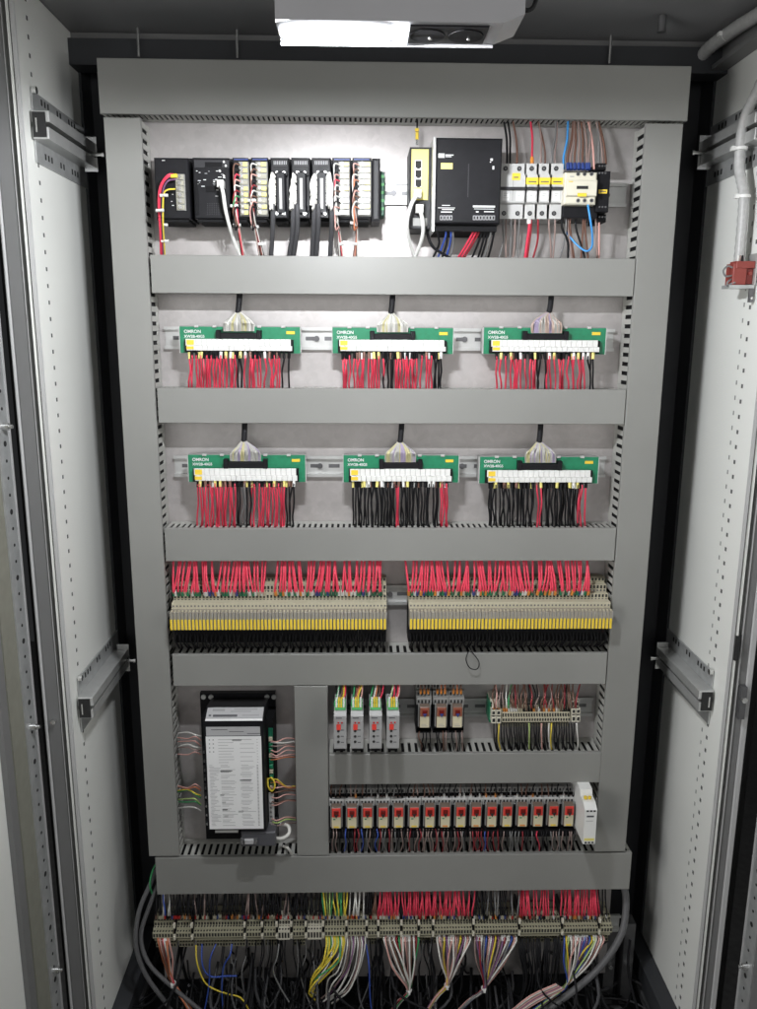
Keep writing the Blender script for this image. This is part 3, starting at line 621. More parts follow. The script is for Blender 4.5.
# ================================================================== CONTACTOR
ct = thing('contactor', 'cream fronted contactor to the right of the breakers', 'contactor', P(581, 220, .04))
b = MB(); pbox(b, 565, 171, 597, 218, -.018, .046, 'black_plastic', .001); b.build('base', ct)
b = MB(); pbox(b, 565.5, 172, 595.5, 204.5, -.036, -.0181, 'cream_plastic', .002); x0, x1, z0, z1 = rect(566, 171, 596, 205, -.040); b.box(x0+.002, x1-.0003, -.0415, -.0361, z0+.012, z1-.012, 'cream_plastic', .001); b.build('front', ct)
b = MB()
for x in (578, 584.5, 591.5):
    for y in (174, 200.5): b.cyl(P(x, y, -.0363), 'y', .0028, .001, 'dark_steel', 10); b.cyl(P(x, y, -.037), 'y', .0012, .001, 'gasket', 8)
pbox(b, 576.8, 185.8, 588, 189, -.0424, -.0416, 'gasket'); pbox(b, 570, 176, 574, 177, -.0364, -.0361, 'ink_soft'); pbox(b, 569, 181, 573, 182, -.0421, -.0416, 'yellow_tag')
b.build('terminal_screw', ct)
b = MB(); pbox(b, 577.5, 193, 586.5, 196.6, -.0423, -.0416, 'yellow_tag'); b.build('label', ct)
ox = thing('timer_relay', 'narrow black relay with yellow label at the right end of the top rail', 'relay', P(603, 225, .04))
b = MB(); pbox(b, 598, 171, 608.3, 212, -.025, .046, 'black_plastic', .001); pbox(b, 597.3, 163, 606, 170, -.008, .040, 'black_matte', .001); pbox(b, 597.3, 214, 606, 222, -.008, .040, 'black_matte', .001)
for k in range(3):
    for y in (166, 173, 207, 217): b.cyl(P(599.5+k*3, y, -.026 if 171 < y < 212 else -.009), 'y', .0014, .001, 'dark_steel', 8)
b.build('body', ox); b = MB(); pbox(b, 598.8, 189.5, 607, 193.5, -.0262, -.0251, 'yellow_tag'); pbox(b, 600, 190.8, 606, 192, -.0266, -.0263, 'ink'); b.build('label', ox)
g = 'wires above the contactor'
for (x, tx, c) in ((564, 568, 'skyblue'), (568, 573, 'brown'), (571, 574, 'dusty'), (575, 575, 'brown'), (579, 578, 'dusty'), (583, 581, 'brown'), (587, 583.5, 'dusty'), (589, 590, 'dusty'), (594, 588, 'pink'), (599, 597, 'grey'), (603, 596, 'dusty'), (606, 598, 'brown')):
    e = 'blue_plastic' if x < 590 and x > 566 else None
    wire([P(x, 169 if x < 597 else 164, -.006), P(x-.5, 158, 0), P((x+tx)/2+1, 140, .008), P(tx, 121, .018)], c, .0017, '%s wire rising from the contactor to the top duct' % c, g, ends=e)
g = 'wires below the contactor'
wire([P(588, 205, -.040), P(589.5, 215, -.045), P(592, 232, -.035), P(592, 246, -.02), P(586, 251, -.01), P(576, 244, 0), P(566, 232, .005)], 'skyblue', .0016, 'bright blue wire looping below the contactor', g)
for (x, tx, c) in ((568, 572, 'dusty'), (570, 574, 'brown'), (583, 581, 'brown'), (585, 588, 'brown'), (596, 597, 'dusty'), (599, 599, 'pink'), (576, 585, 'black')):
    wire([P(x, 216, -.005), P(x, 228, 0), P((x+tx)/2, 243, .006), P(tx, 258, .014)], c, .0016, '%s wire hanging below the contactor into the duct' % c, g)

# ================================================================== GREEN INTERFACE BOARDS
YG = .008
def board(px0, px1, py0, py1, label, row, first):
    t = thing('interface_board', label, 'terminal board', P((px0+px1)/2, py1, .03), 'green interface boards')
    x0, x1, z0, z1 = rect(px0, py0, px1, py1, YG); W_, H = x1-x0, z1-z0
    b = MB(); b.box(x0+.001, x1-.001, YG+.003, .046, z0+.003, z1-.002, 'mid_grey_plastic'); b.box(x0, x1, YG+.0024, YG+.010, z0-.001, z0+.002, 'light_grey_plastic'); b.box(x0, x1, YG+.0024, YG+.010, z1-.001, z1+.0015, 'mid_grey_plastic')
    b.box(x0-.0012, x0-.0001, YG-.001, YG+.012, z0, z1, 'light_grey_plastic'); b.box(x1+.0001, x1+.0012, YG-.001, YG+.012, z0, z1, 'light_grey_plastic'); b.build('holder', t)
    b = MB(); b.box(x0, x1, YG, YG+.0022, z0+.0001, z1, 'pcb_green'); b.build('circuit_board', t)
    for fx in (.14, .29, .66, .86): b = MB(); b.box(x0+W_*fx-.003, x0+W_*fx+.003, YG-.003, YG+.0025, z1-.0012, z1+.0022, 'light_grey_plastic', .0005); b.build('clip', t)
    b = MB(); b.box(x0+W_*.045, x0+W_*.945, YG-.0085, YG-.0002, z0+.0015, z0+H*.52, 'black_plastic', .001); b.build('terminal_housing', t)
    b = MB(); tx0, tx1 = x0+W_*.055, x0+W_*.925; n = 20
    for k in range(n):
        a = tx0+(tx1-tx0)*k/n; w = (tx1-tx0)/n
        for row_, (za, zb) in enumerate(((z0+.004, z0+H*.28), (z0+H*.285, z0+H*.54))):
            off = 0 if row_ else w*.25
            b.box(a+off+.0002, a+off+w-.0002, YG-.0135+(.003 if row_ else 0), YG-.0086, za, zb, 'white_plastic', .0006)
    b.build('terminal_block', t)
    for (za, zb, yy) in ((z0+.006, z0+H*.26, YG-.0142), (z0+H*.32, z0+H*.5, YG-.0112)): b = MB(); b.box(tx0+.002, tx0+.013, yy, yy+.0005, za, zb, 'yellow_tag'); b.build('label', t)
    b = MB(); b.box(x1-W_*.115, x1-W_*.045, YG-.0006, YG-.0001, z1-.0105, z1-.006, 'yellow_tag'); b.build('label', t)
    b = MB(); cx0, cx1 = x0+W_*.325, x0+W_*.665
    b.box(cx0, cx1, YG-.010, YG-.0001, z0+H*.56, z1-H*.22, 'black_plastic', .001); b.box(cx0-.003, cx0+.004, YG-.012, YG-.0001, z0+H*.54, z1-H*.12, 'black_plastic', .001); b.box(cx1-.004, cx1+.003, YG-.012, YG-.0001, z0+H*.54, z1-H*.12, 'black_plastic', .001); b.build('connector', t)
    text('OMRON', x0+.0065, YG-.0002, z1-.0095, .0068, 'white_print', t, bold=.00012); text('XW2B-40G5', x0+.0065, YG-.0002, z1-.0165, .0058, 'white_print', t, bold=.0001)
    return x0, x1, z0, z1
def fan(cx, pyt, pyb, tx, ty, cols, pos, w=15.5):
    """flat fan of conductors leaving the black sleeve and entering the wide connector"""
    t = thing('flat_cable', 'black sleeved cable fanning into pale conductors above the %s green board' % pos, 'cable', P(cx, pyb, 0), 'fanned cables of the green boards')
    n = 24; b = MB()
    for k in range(n):
        f = (k+.5)/n-.5; bx = cx+f*w*2
        add_wire(b, [P(bx, pyb+1, -.001), P(cx+f*w*2.03, pyb-5, -.005+rnd(-.002, .002)), P(cx+f*w*(1.88+rnd(-.05, .05)), pyt+5+abs(f)*4+rnd(-.6, .6), -.006+rnd(-.003, .003)), P(cx+f*w*(1.3+rnd(-.06, .06)), pyt+.5+abs(f)*5, .001), P(tx+f*5, pyt-3.5, .010)], cols[(k//2+random.choice((0, 0, 1))) % len(cols)], .00105, 5, 4)
    b.build('conductors', t)
    b = MB(); add_wire(b, [P(tx, pyt+1.5, .008), P(tx, pyt-3, .012), P(tx+(ty-tx)*.5, pyt-12, .015), P(ty, pyt-28, .022)], 'black', .0045, 10, 4); b.build('sleeve', t)
BD = [(179.5, 300.5, 326.5, 353.5, 'upper left'), (332.5, 452.5, 327.5, 354, 'upper middle'), (484, 604.5, 327.5, 354.5, 'upper right'),
      (188, 305.5, 455, 482, 'lower left'), (343.5, 458, 455.5, 482.5, 'lower middle'), (480, 597, 457, 483.5, 'lower right')]
FN = [(239, 316, 330, 238, 240), (392.5, 317, 331, 391, 393), (546.5, 316, 332, 549, 552), (245.5, 445, 460, 244, 245), (400.5, 446, 461, 400, 402), (540.5, 446, 461.5, 539, 541)]
BW = {0: 'rrrrrrrrrrbrrrrrrrrbb', 1: 'rrrrrrrrrbbrrrrrrrrbb', 2: 'rrrrrrrrrbbrrrrrrrrbb', 3: 'rrrrrrrrbgbrrrrrrrbb', 4: 'bbbbbbbbbbrbbbbbbbbbrr', 5: 'bbbbbbbbbbbrrbbbbbbbbbrr'}
WL = 'the %s green board'
for i, (a, c, y0, y1, pos) in enumerate(BD):
    x0, x1, z0, z1 = board(a, c, y0, y1, ['upper left green board with red wires below, under the controller', 'upper middle green board with red wires below', 'upper right green board with red wires below',
        'lower left green board with mostly red wires below', 'lower middle green board with mostly black wires and few red', 'lower right green board with black wires and two red groups below'][i], i, None)
    cx, pt, pb, tx, ty = FN[i]
    fan(cx, pt, pb, tx, ty, ['palegrey', 'white', 'palegrey', 'paleyellow', 'white'] if i < 2 else ['palegrey', 'paleyellow', 'palegrey', 'lavender'] if i > 2 else ['palegrey', 'palepink', 'lavender', 'palepink', 'palegrey'], pos)
    s = BW[i]; n = len(s)
    pend = (388.5, 388.5, 390, 524, 524, 525)[i]
    for rep in (0, 1):
        for k, ch in enumerate(s):
            f = (k+(.2 if rep else .7))/n
            if rep and random.random() < (.35 if i < 3 else .15): continue
            px = a+9+(c-a-19)*f; c_ = {'r': 'red', 'b': 'black', 'g': 'grey'}[ch]
            sw_ = 1.1*math.sin(k*.9+i*2+rep)+rnd(-1.2, 1.2); ex = px+sw_*.4+rnd(-1.2, .8)
            wire([P(px, y1-1+rep*.5, -.003+.004*rep), P(px+rnd(-.6, .6), y1+6, -.006+.005*rep), P(px+sw_, (y1+pend)/2, -.004+rnd(0, .012)), P(ex+rnd(-1, 1), pend-7, .012+rnd(-.004, .006)), P(ex, pend+3, .022+rnd(-.004, .006))], c_, rnd(.00135, .0016),
                 '%s wire hanging between the %s green board and the duct' % (c_, pos), '%s wires below the %s board' % (c_, pos), ends=random.choice(['black_matte', 'black_matte', 'wire_brown', 'white_plastic', 'black_matte', 'yellow_face']))

# ================================================================== YELLOW TAGGED TERMINALS
def tz(py, Y): return at(390, py, Y)[1]
ROWS = [(577.5, 583.5, .030, 'olive_terminal', 1), (585, 592, .018, 'cream_terminal', 2), (594, 600.5, .006, 'cream_terminal', 2), (602.5, 609.3, -.009, 'cream_terminal', 0)]
def fuse_terminal(xc, w, label, group):
    t = thing('fuse_terminal', label, 'terminal', (xc, .04, tz(630, 0)), group)
    b = MB(); zl = None
    for (p0, p1, Y, mt, h) in ROWS:
        za, zb = tz(p0, Y), tz(p1, Y); b.box(xc-w/2+.00015, xc+w/2-.00015, Y, .046, zb-.001, za, mt)
        if h:
            b.box(xc-w*.3, xc+w*.28, Y-.0003, Y-.00005, zb+(za-zb)*.45, za-.0012, 'gasket')
            if h == 2: b.box(xc-w*.28, xc+w*.2, Y-.0003, Y-.00005, zb+.0002, zb+(za-zb)*.32, 'dark_steel')
        else: b.box(xc-w*.22, xc+w*.22, Y-.0003, Y-.00005, zb+(za-zb)*.42, zb+(za-zb)*.66, 'dark_steel')
    b.box(xc-w/2+.00015, xc+w/2-.00015, .002, .046, tz(640, .01), tz(609.3, -.009)-.0012, 'black_matte')
    b.build('body', t)
    Y = -.026; za, zm, zb = tz(612, Y), tz(619, Y), tz(629.5, Y)
    b = MB(); b.box(xc-w/2+.0002, xc+w/2-.0004, Y, .0015, zb+.0002, za, 'lever_grey', .0007); b.box(xc-w*.2, xc+w*.2, Y+.003, Y+.006, za+.0001, za+.002, 'cream_terminal'); b.box(xc+w/2-.0012, xc+w/2-.0004, Y-.0003, Y-.0001, zm, za-.001, 'ink_soft'); b.build('lever', t)
    b = MB(); b.box(xc-w/2+.0006, xc+w*.24, Y-.0010, Y-.0003, zb+.0006, zm, 'yellow_tag', .0002); b.build('marker', t)
    return t
for (xa, xb, n, l) in ((-.3568, -.0078, 60, 'left'), (.0287, .3600, 57, 'right')):
    w = (xb-xa)/n; src = None; lab = 'cream fuse terminal with grey lever and yellow tag, %s block' % l
    for k in range(n):
        if src is None: src = fuse_terminal(xa+w*.5, w, lab+', 1st from its left', 'fuse terminals of the %s block' % l)
        else: dup(src, (w*k, 0, 0), lab+', %s from its left' % nth(k+1))
    # red wires from the duct above
    m_ = int(n*1.18)
    for k in range(m_):
        x = xa+(xb-xa)*((k+.4)/m_*.985 if l == 'left' else (k+.4)/m_*.90)+rnd(-.002, .002)
        lean = .005*math.sin(k*.42)+rnd(-.0035, .0035)+(rnd(-.009, .009) if random.random() < .15 else 0); zt = tz(557, .012); ze = tz(594, .004)
        if random.random() < .10: continue
        wire([(x, .002, ze), (x+rnd(-.001, .001), -.004, ze+.010), (x+lean*.5, .000+rnd(-.003, .004), ze+.028), (x+lean, .012, zt-.008), (x+lean*1.15, .022, zt+.006)], 'red', .0018,
             'red wire dropping into the %s block of yellow tagged terminals' % l, 'red wires above the %s terminal block' % l, ends=random.choice(['orange_plastic', 'white_plastic', 'pcb_green', 'pcb_green', 'blue_plastic', 'cream_terminal', 'pcb_dark']))
    for k in range(0, n):
        x = xa+w*(k+.5)+rnd(-.001, .001); z0 = tz(632, .006)
        wire([(x, .004, z0), (x+rnd(-.002, .002), -.002, z0-.010), (x+rnd(-.003, .003), .008, z0-.022), (x+rnd(-.003, .003), .022, z0-.034)], 'black', .0015, 'black wire below the %s block of yellow tagged terminals' % l, 'black wires below the %s terminal block' % l)
# loose loop before the duct
wire([P(468, 652, .0), P(466, 660, -.010), P(470, 668, -.012), P(477, 669, -.012), P(479, 662, -.010), P(472, 652, -.006), P(468, 644, .010)], 'black', .0009, 'loose thin black wire loop hanging over the duct edge', None)

# ================================================================== DRIVE
dr = thing('servo_drive', 'black servo drive with a large white printed label, lower left', 'servo drive', P(240, 838, .05))
b = MB(); x0, x1, z0, z1 = rect(200, 693, 278.5, 838, .045)
b.box(x0, x1, .044, YP-.0005, z0, z1, 'black_plastic')
for px in (203.5, 211, 267, 274): b.cyl(P(px, 697, .0425), 'y', .0042, .003, 'rail_steel', 12)
b.build('heatsink_plate', dr)
YV = -.040
fx0, fx1 = at(204.5, 724, YV)[0], at(262, 724, YV)[0]; fz1 = tz(724, YV); fz0 = tz(829, YV); zt = tz(707.5, -.012)
b = MB(); b.prism([(.0438, tz(700, .03)), (-.0105, zt+.0015), (YV+.001, fz1+.006), (YV+.001, fz0), (-.01, fz0-.012), (.0438, fz0-.022)], 'x', fx0-.002, fx1+.002, 'black_plastic'); 
b.box(fx0-.014, fx1+.014, .0, .0437, fz0+.0, tz(712, .02), 'black_matte'); b.build('housing', dr)
def slab(mb, p0, p1, xa, xb, off, mt, fa=0, fb=1):      # strip on the sloping head
    d = Vector((0, p1[0]-p0[0], p1[1]-p0[1])); a = Vector((0, p0[0], p0[1]))+d*fa; c = Vector((0, p0[0], p0[1]))+d*fb
    nn = Vector((0, d.z, -d.y)).normalized()
    if nn.y > 0: nn = -nn
    vs = [Vector((x, p.y, p.z))+nn*o for o in (off, off-.0004) for p in (a, c) for x in (xa, xb)]
    mb.poly(vs, [(0, 1, 3, 2), (4, 6, 7, 5), (0, 2, 6, 4), (1, 5, 7, 3), (0, 4, 5, 1), (2, 3, 7, 6)], mt)
h0, h1 = (-.0105, zt+.0015), (YV+.001, fz1+.006)
b = MB(); slab(b, h0, h1, fx0+.001, fx1+.0005, .0006, 'silver_label', .03, .80); slab(b, h0, h1, fx0+.001, fx1+.0005, .0006, 'paper', .82, .98)
slab(b, h0, h1, fx0+.012, fx0+.052, .0009, 'ink', .55, .70); slab(b, h0, h1, fx0+.005, fx0+.009, .0009, 'ink', .55, .66); slab(b, h0, h1, fx0+.06, fx1-.006, .0009, 'ink_soft', .58, .62); slab(b, h0, h1, fx0+.01, fx0+.03, .0009, 'ink_soft', .15, .30); slab(b, h0, h1, fx0+.045, fx1-.01, .0009, 'ink_soft', .15, .2); slab(b, h0, h1, fx0+.04, fx1-.02, .0009, 'ink_soft', .3, .34)
b.build('rating_label', dr)
lx0, lx1, lz1, lz0 = fx0+.0015, fx1-.0035, tz(726, YV), tz(827.5, YV)
b = MB(); b.box(lx0+.0005, lx1+.0002, YV+.0002, YV+.0009, tz(735, YV)+.0006, lz1, 'silver_label'); b.box(lx0-.0005, lx1+.0015, YV, YV+.0009, lz0, tz(735.5, YV), 'paper'); b.build('instruction_label', dr)
b = MB(); Yp = YV-.0002; Hh = tz(735.5, YV)-lz0; Wd = lx1-lx0
def dash(fx, fz, w, h=.0006, mt='ink_soft'): b.box(lx0+Wd*fx, lx0+Wd*(fx+w), Yp, Yp+.0002, tz(735.5, YV)-Hh*fz-h, tz(735.5, YV)-Hh*fz, mt)
for k in range(4):
    dash(.05, .03+k*.042, .02, .0014, 'ink'); dash(.12, .03+k*.042, .02, .0014, 'ink')
for k in range(62):
    fz = .03+k*.0152
    if k < 18: dash(.22, fz, rnd(.18, .30)) if k % 2 == 0 else None; dash(.62, fz, rnd(.2, .32)) if k % 3 == 0 else None; dash(.93, fz, .025) if k % 2 == 0 else None
    else:
        dash(.03+rnd(0, .02), fz, rnd(.05, .2)); dash(.25, fz, rnd(.12, .3)) if k % 4 else None; dash(.6+rnd(0, .05), fz, rnd(.12, .25)) if k % 5 != 2 else None; dash(.92, fz, .03, .0007, 'ink')
for (fx, fz, w, h) in ((.48, .03, .18, .006), (.24, .36, .22, .006), (.22, .62, .08, .004), (.25, .70, .07, .004), (.25, .78, .10, .005), (.28, .85, .08, .004), (.55, .80, .1, .004), (.60, .46, .22, .005)): dash(fx, fz, w, h*.25, 'ink'); dash(fx, fz+.013, w*.9, .0006, 'ink')
for k in range(3): b.box(lx0+Wd*(.1+.33*k), lx0+Wd*(.4+.3*k), Yp, Yp+.0002, tz(728.5+k*2, YV)-.0006, tz(728.5+k*2, YV)+.0003, 'ink')
b.build('printing', dr)
for sx, xa in ((-1, fx0-.014), (1, fx1+.0028)):
    b = MB(); zz = tz(728, 0)
    if sx > 0:
        b.box(xa+.003, xa+.010, -.004, -.0002, tz(788, 0), tz(727, 0), 'pcb_dark')
        for k in range(10): b.box(xa+.0035, xa+.0095, -.008, -.0042, tz(786, 0)+k*.010, tz(786, 0)+k*.010+.007, 'pcb_green' if k % 3 else 'cream_terminal', .0005)
        b.box(xa+.001, xa+.010, -.010, -.0043, tz(822, 0), tz(790, 0), 'light_grey_plastic', .001)
        for k in range(6): b.cyl((xa+.005, -.0112, tz(820, 0)+k*.0085), 'y', .0022, .003, 'screw', 8)
    else:
        for k in range(9): b.box(xa+.001, xa+.010, -.006, -.0002, tz(822, 0)+k*.017, tz(822, 0)+k*.017+.012, 'dark_grey_plastic', .001); b.cyl((xa+.005, -.007, tz(822, 0)+k*.017+.005), 'y', .0024, .003, 'screw' if k < 4 else 'dark_steel', 8)
    b.build('terminal_strip', dr)
b = MB(); pbox(b, 215, 829.5, 238, 833, -.030, -.005, 'light_grey_plastic', .001); pbox(b, 241, 832.5, 276, 846.5, -.034, .01, 'hood_grey', .002); b.build('connector_hood', dr)
b = MB(); pbox(b, 240.5, 839, 257.5, 845.6, -.0385, -.0342, 'dark_steel', .0005); pbox(b, 244.5, 840, 253.5, 844.5, -.043, -.0386, 'silver_label', .001); b.cyl(P(242.3, 842.4, -.040), 'y', .0022, .005, 'screw', 8); b.cyl(P(255.7, 842.4, -.040), 'y', .0022, .005, 'screw', 8); b.build('plug', dr)
wire([P(275, 838, -.02), P(283, 838, -.025), P(289, 833, -.02), P(288, 826, -.01), P(281, 824, 0)], 'white', .0030, 'cream cable looping from the connector under the drive', None, 'cable', 'cable', n=8)
wire([P(283, 846, -.01), P(288, 848, -.012), P(291, 853, 0), P(293, 857, .012)], 'white', .0022, 'short pale cable entering the bottom duct beside the drive', None, 'cable', 'cable', n=8)
for (y0_, y1_, c, side) in [(736, 733, 'white', -1), (739, 738, 'pink', -1), (743, 741, 'pink', -1), (747, 746, 'white', -1), (750, 748, 'dusty', -1), (753, 755, 'pink', -1), (786, 786, 'pink', -1), (789, 787, 'orange', -1), (793, 790, 'yellow', -1), (797, 792, 'green', -1), (801, 799, 'palegreen', -1), (804, 802, 'green', -1), (807, 808, 'white', -1),
                            (741, 739, 'pink', 1), (742, 741, 'white', 1), (746, 744, 'dusty', 1), (750, 747, 'pink', 1), (753, 751, 'pink', 1), (757, 754, 'pink', 1), (760, 757, 'orange', 1), (780, 786, 'yellow', 1), (783, 788, 'orange', 1), (788, 787, 'pink', 1), (793, 791, 'brown', 1), (797, 795, 'pink', 1), (801, 800, 'brown', 1), (805, 801, 'pink', 1), (818, 818, 'pink', 1), (821, 820, 'palegreen', 1), (823, 823, 'dusty', 1)]:
    if side < 0: pts = [P(201, y0_+rnd(0, 4), -.006), P(195, y0_+rnd(-3, 1), -.012), P(188, y1_+rnd(-2, 2), .0), P(178, y1_+rnd(-1, 1), .02)]
    else: pts = [P(271, y0_, -.008), P(277, y0_+rnd(-1, 3), -.014), P(286, y1_+rnd(-1, 2), -.002), P(296, y1_, .02)]
    wire(pts, c, .0012, '%s wire running from the %s side of the drive into the duct' % (c, 'left' if side < 0 else 'right'), 'wires at the sides of the drive')
wire([P(268, 778, -.010), P(268, 786, -.014), P(272, 791, -.014), P(275, 785, -.014), P(272, 778, -.012), P(268, 779, -.008)], 'yellow', .0016, 'yellow wire loop beside the printed label of the drive', None)

# ================================================================== SIGNAL CONVERTERS
cvg = 'grey signal converters'; YN = -.052
src = None; cxs = [340.2, 357, 375.6, 393]
zc0 = at(340, 749.5, YN)[1]
for k, cx in enumerate(cxs):
    lab = ['first grey signal converter from the left, beside the vertical duct', 'second grey signal converter from the left', 'third grey signal converter from the left', 'rightmost grey signal converter with a pink red wire on top'][k]
    X = at(cx, 735, YN)[0]
    if src is None:
        w = .0205; X0 = X
        src = thing('signal_converter', lab, 'signal converter', (X, .04, zc0), cvg)
        zt_ = tz(716, YN)
        b = MB(); b.prism([(.046, zc0), (YN+.002, zc0), (YN, zc0+.002), (YN, zt_), (YN+.006, zt_+.006), (-.005, tz(698, -.005)), (.046, tz(698, -.005))], 'x', X-w/2, X+w/2, 'converter_grey'); b.build('body', src)
        b = MB(); H = zt_-zc0
        b.box(X-.007, X+.003, YN-.0004, YN-.0001, zt_-.004, zt_-.0022, 'ink'); b.box(X-.004, X+.005, YN-.0004, YN-.0001, zt_-.010, zt_-.0085, 'ink_soft')
        for q in range(3): b.box(X+.001, X+.006, YN-.0004, YN-.0001, zc0+.012+q*.011, zc0+.0135+q*.011, 'ink'); b.cyl((X-.003, YN-.0005, zc0+.014+q*.0095), 'y', .0022, .0012, 'gasket', 10)
        b.build('printing', src)
        b = MB(); b.box(X-.006, X+.001, YN-.0008, YN-.0001, zt_-.024, zt_-.014, 'red_plastic'); b.cyl((X-.003, YN-.001, zt_-.011), 'y', .0014, .002, 'clear_red', 8); b.cyl((X+.003, YN-.001, zt_-.011), 'y', .0014, .002, 'clear_red', 8); b.build('indicator', src)
        b = MB(); b.box(X-.0085, X+.0085, YN+.008, YN+.028, zt_+.0065, zt_+.017, 'bright_green', .001)
        for q in range(4): b.box(X-.0075+q*.004, X-.0048+q*.004, YN+.007, YN+.020, zt_+.012, zt_+.024, 'yellow_tag' if q in (1, 2) else 'white_plastic')
        b.build('plug', src)
        b = MB(); b.box(X-.008, X+.008, YN+.004, YN+.03, zc0-.005, zc0-.0002, 'black_matte'); b.build('foot', src)
    else: dup(src, (X-X0, 0, 0), lab)
    for q, c in enumerate([['green', 'white', 'brown', 'yellow', 'red'], ['green', 'brown', 'orange', 'yellow', 'pink'], ['green', 'white', 'orange', 'brown', 'red'], ['palegreen', 'white', 'red', 'red', 'pink']][k]):
        x = cx-4.5+q*2
        wire([P(x, 711, -.030), P(x-1, 703, -.028), P(x+rnd(0, 3), 694, -.010), P(x+rnd(1, 5), 683, .012)], c, .0014, '%s wire plugged into the top of a signal converter, %s from the left' % (c, ['first', 'second', 'third', 'fourth'][k]), 'wires of the signal converters')

# ================================================================== RELAYS
def relay(cxp, pr0, pr1, wpx, tiers, low, label, group, blue=False, wl=0):
    YR = -.010; X = at(cxp, (pr0+pr1)/2, YR)[0]
    t = thing('relay', label, 'relay', (X, .04, tz(low, .01)), group)
    w = .0262; wr = .0166
    b = MB()
    for (p0, p1, Y, mt) in tiers:
        za, zb = tz(p0, Y), tz(p1, Y); b.box(X-w/2, X+w/2, Y, .046, zb, za, mt, .0006)
        for q in range(4): b.box(X-w/2+.0022+q*.006, X-w/2+.0052+q*.006, Y-.0004, Y-.0001, zb+(za-zb)*.25, zb+(za-zb)*.75, 'gasket' if mt != 'black_matte' else 'wire_brown')
    b.box(X-w/2, X+w/2, .004, .046, tz(low, .004), tz(tiers[-1][1], tiers[-1][2])-.0004, 'black_plastic'); b.box(X-w/2+.001, X+w/2-.001, -.006, .0035, tz(low-2, -.006), tz(pr1+3, -.006), 'black_matte')
    b.build('socket', t)
    zt_, zb_ = tz(pr0, YR), tz(pr1, YR); zm = zb_+(zt_-zb_)*.56
    b = MB(); b.box(X-wr/2, X+wr/2, YR+.0005, .0038, zb_, zt_, 'relay_case', .001); b.box(X-wr/2+.0006, X+wr/2-.0006, YR, YR+.0004, zb_+.0004, zm, 'relay_label'); b.build('body', t)
    b = MB(); hw = wr/2-.0008
    b.box(X-hw, X+hw, YR-.0012, YR-.0001, zm, zt_-.0006, 'relay_brown' if blue else 'red_plastic', .0004); b.box(X-hw*.55, X+hw*.55, YR-.0028, YR-.0013, zm+.0035, zt_-.0045, 'darkred_window', .0008)
    b.prism([(X-.003, zm+.006), (X+.003, zm+.006), (X, zm-.001)], 'y', YR-.0040, YR-.0029, 'blue_plastic' if blue else 'gasket'); b.build('clip', t)
    b = MB()
    if not blue: b.box(X-hw*.6, X+hw*.6, YR-.0005, YR-.0001, zb_+.0016, zb_+.0042, 'orange_plastic' if wl else 'yellow_tag'); b.box(X-hw*.7, X-hw*.2, YR-.0005, YR-.0001, zm-.0055, zm-.0035, 'pcb_green')
    else: b.box(X-hw*.7, X+hw*.7, YR-.0005, YR-.0001, zb_+.003, zb_+.0036, 'ink_soft'); b.box(X-hw*.7, X+hw*.4, YR-.0005, YR-.0001, zb_+.006, zb_+.0066, 'ink_soft')
    b.build('label', t)
    for sx in (-1, 1):
        b = MB(); b.box(X+sx*(wr/2+.0004), X+sx*(wr/2+.0022), YR+.006, YR+.012, zb_-.001, zt_+.002, 'mid_grey_plastic'); b.build('retaining_clip', t)
    return t, X
T16 = [(788, 793.5, .022, 'mid_grey_plastic'), (795, 798, .016, 'black_matte'), (799, 805.5, .008, 'light_grey_plastic')]
t0, X0 = relay(336.3, 807.5, 828, 15.5, T16, 838, 'red topped relay at the left end of the row of sixteen', 'row of sixteen relays')
pitch = (at(568.8, 818, -.010)[0]-X0)/15
words = ['second', 'third', 'fourth', 'fifth', 'sixth', 'seventh', 'eighth', 'ninth', 'tenth', 'eleventh', 'twelfth', 'thirteenth', 'fourteenth', 'fifteenth']
t8, X8 = relay(336.3+7*15.5, 807.5, 828, 15.5, T16, 838, 'eighth red topped relay from the left in the row of sixteen', 'row of sixteen relays', wl=1)
t8.location.x += X0+pitch*7-X8; ROOT[t8.name].x = t8.location.x
for k in range(1, 16):
    lab = '%s red topped relay from the left in the row of sixteen' % words[k-1] if k < 15 else 'red topped relay at the right end of the row of sixteen, beside the white module'
    if k == 7: continue
    if k in (9, 10, 12, 13): dup(t8, (pitch*(k-7), 0, 0), lab)
    else: dup(t0, (pitch*k, 0, 0), lab)
for k in range(16):
    px = 336.3+15.5*k
    for q in range(5):
        x = px-6+q*3; c = random.choice(['black', 'black', 'black', 'grey', 'dusty', 'dusty', 'darkred' if q else 'blue'])
        if k in (13,) and q == 2: c = 'red'
        wire([P(x, 829, -.002), P(x+rnd(-1.5, 1.5), 836, -.010), P(x+rnd(-2, 2), 844, .0), P(x+rnd(-2, 2), 853, .018)], c, .0011, '%s wire hanging below the row of sixteen relays' % c, 'wires below the sixteen relays')
    for q in range(3):
        x = px-5+q*4.5; c = random.choice(['black', 'black', 'grey', 'brown', 'dusty'])
        wire([P(x, 797, .012), P(x+rnd(-1, 1), 791, .006), P(x+rnd(-2, 2), 784, .020)], c, .0011, '%s wire above the row of sixteen relays' % c, 'wires above the sixteen relays', ends=random.choice([None, 'orange_plastic', 'white_plastic', 'black_matte', 'black_matte']))
T3 = [(683, 689, .022, 'mid_grey_plastic'), (691, 697, .014, 'mid_grey_plastic'), (698.5, 705, .006, 'mid_grey_plastic')]
ta, Xa = relay(424.6, 707.5, 728, 15.5, T3, 733, 'relay with blue arrow, nearest to the signal converters', 'three relays with blue arrows', True)
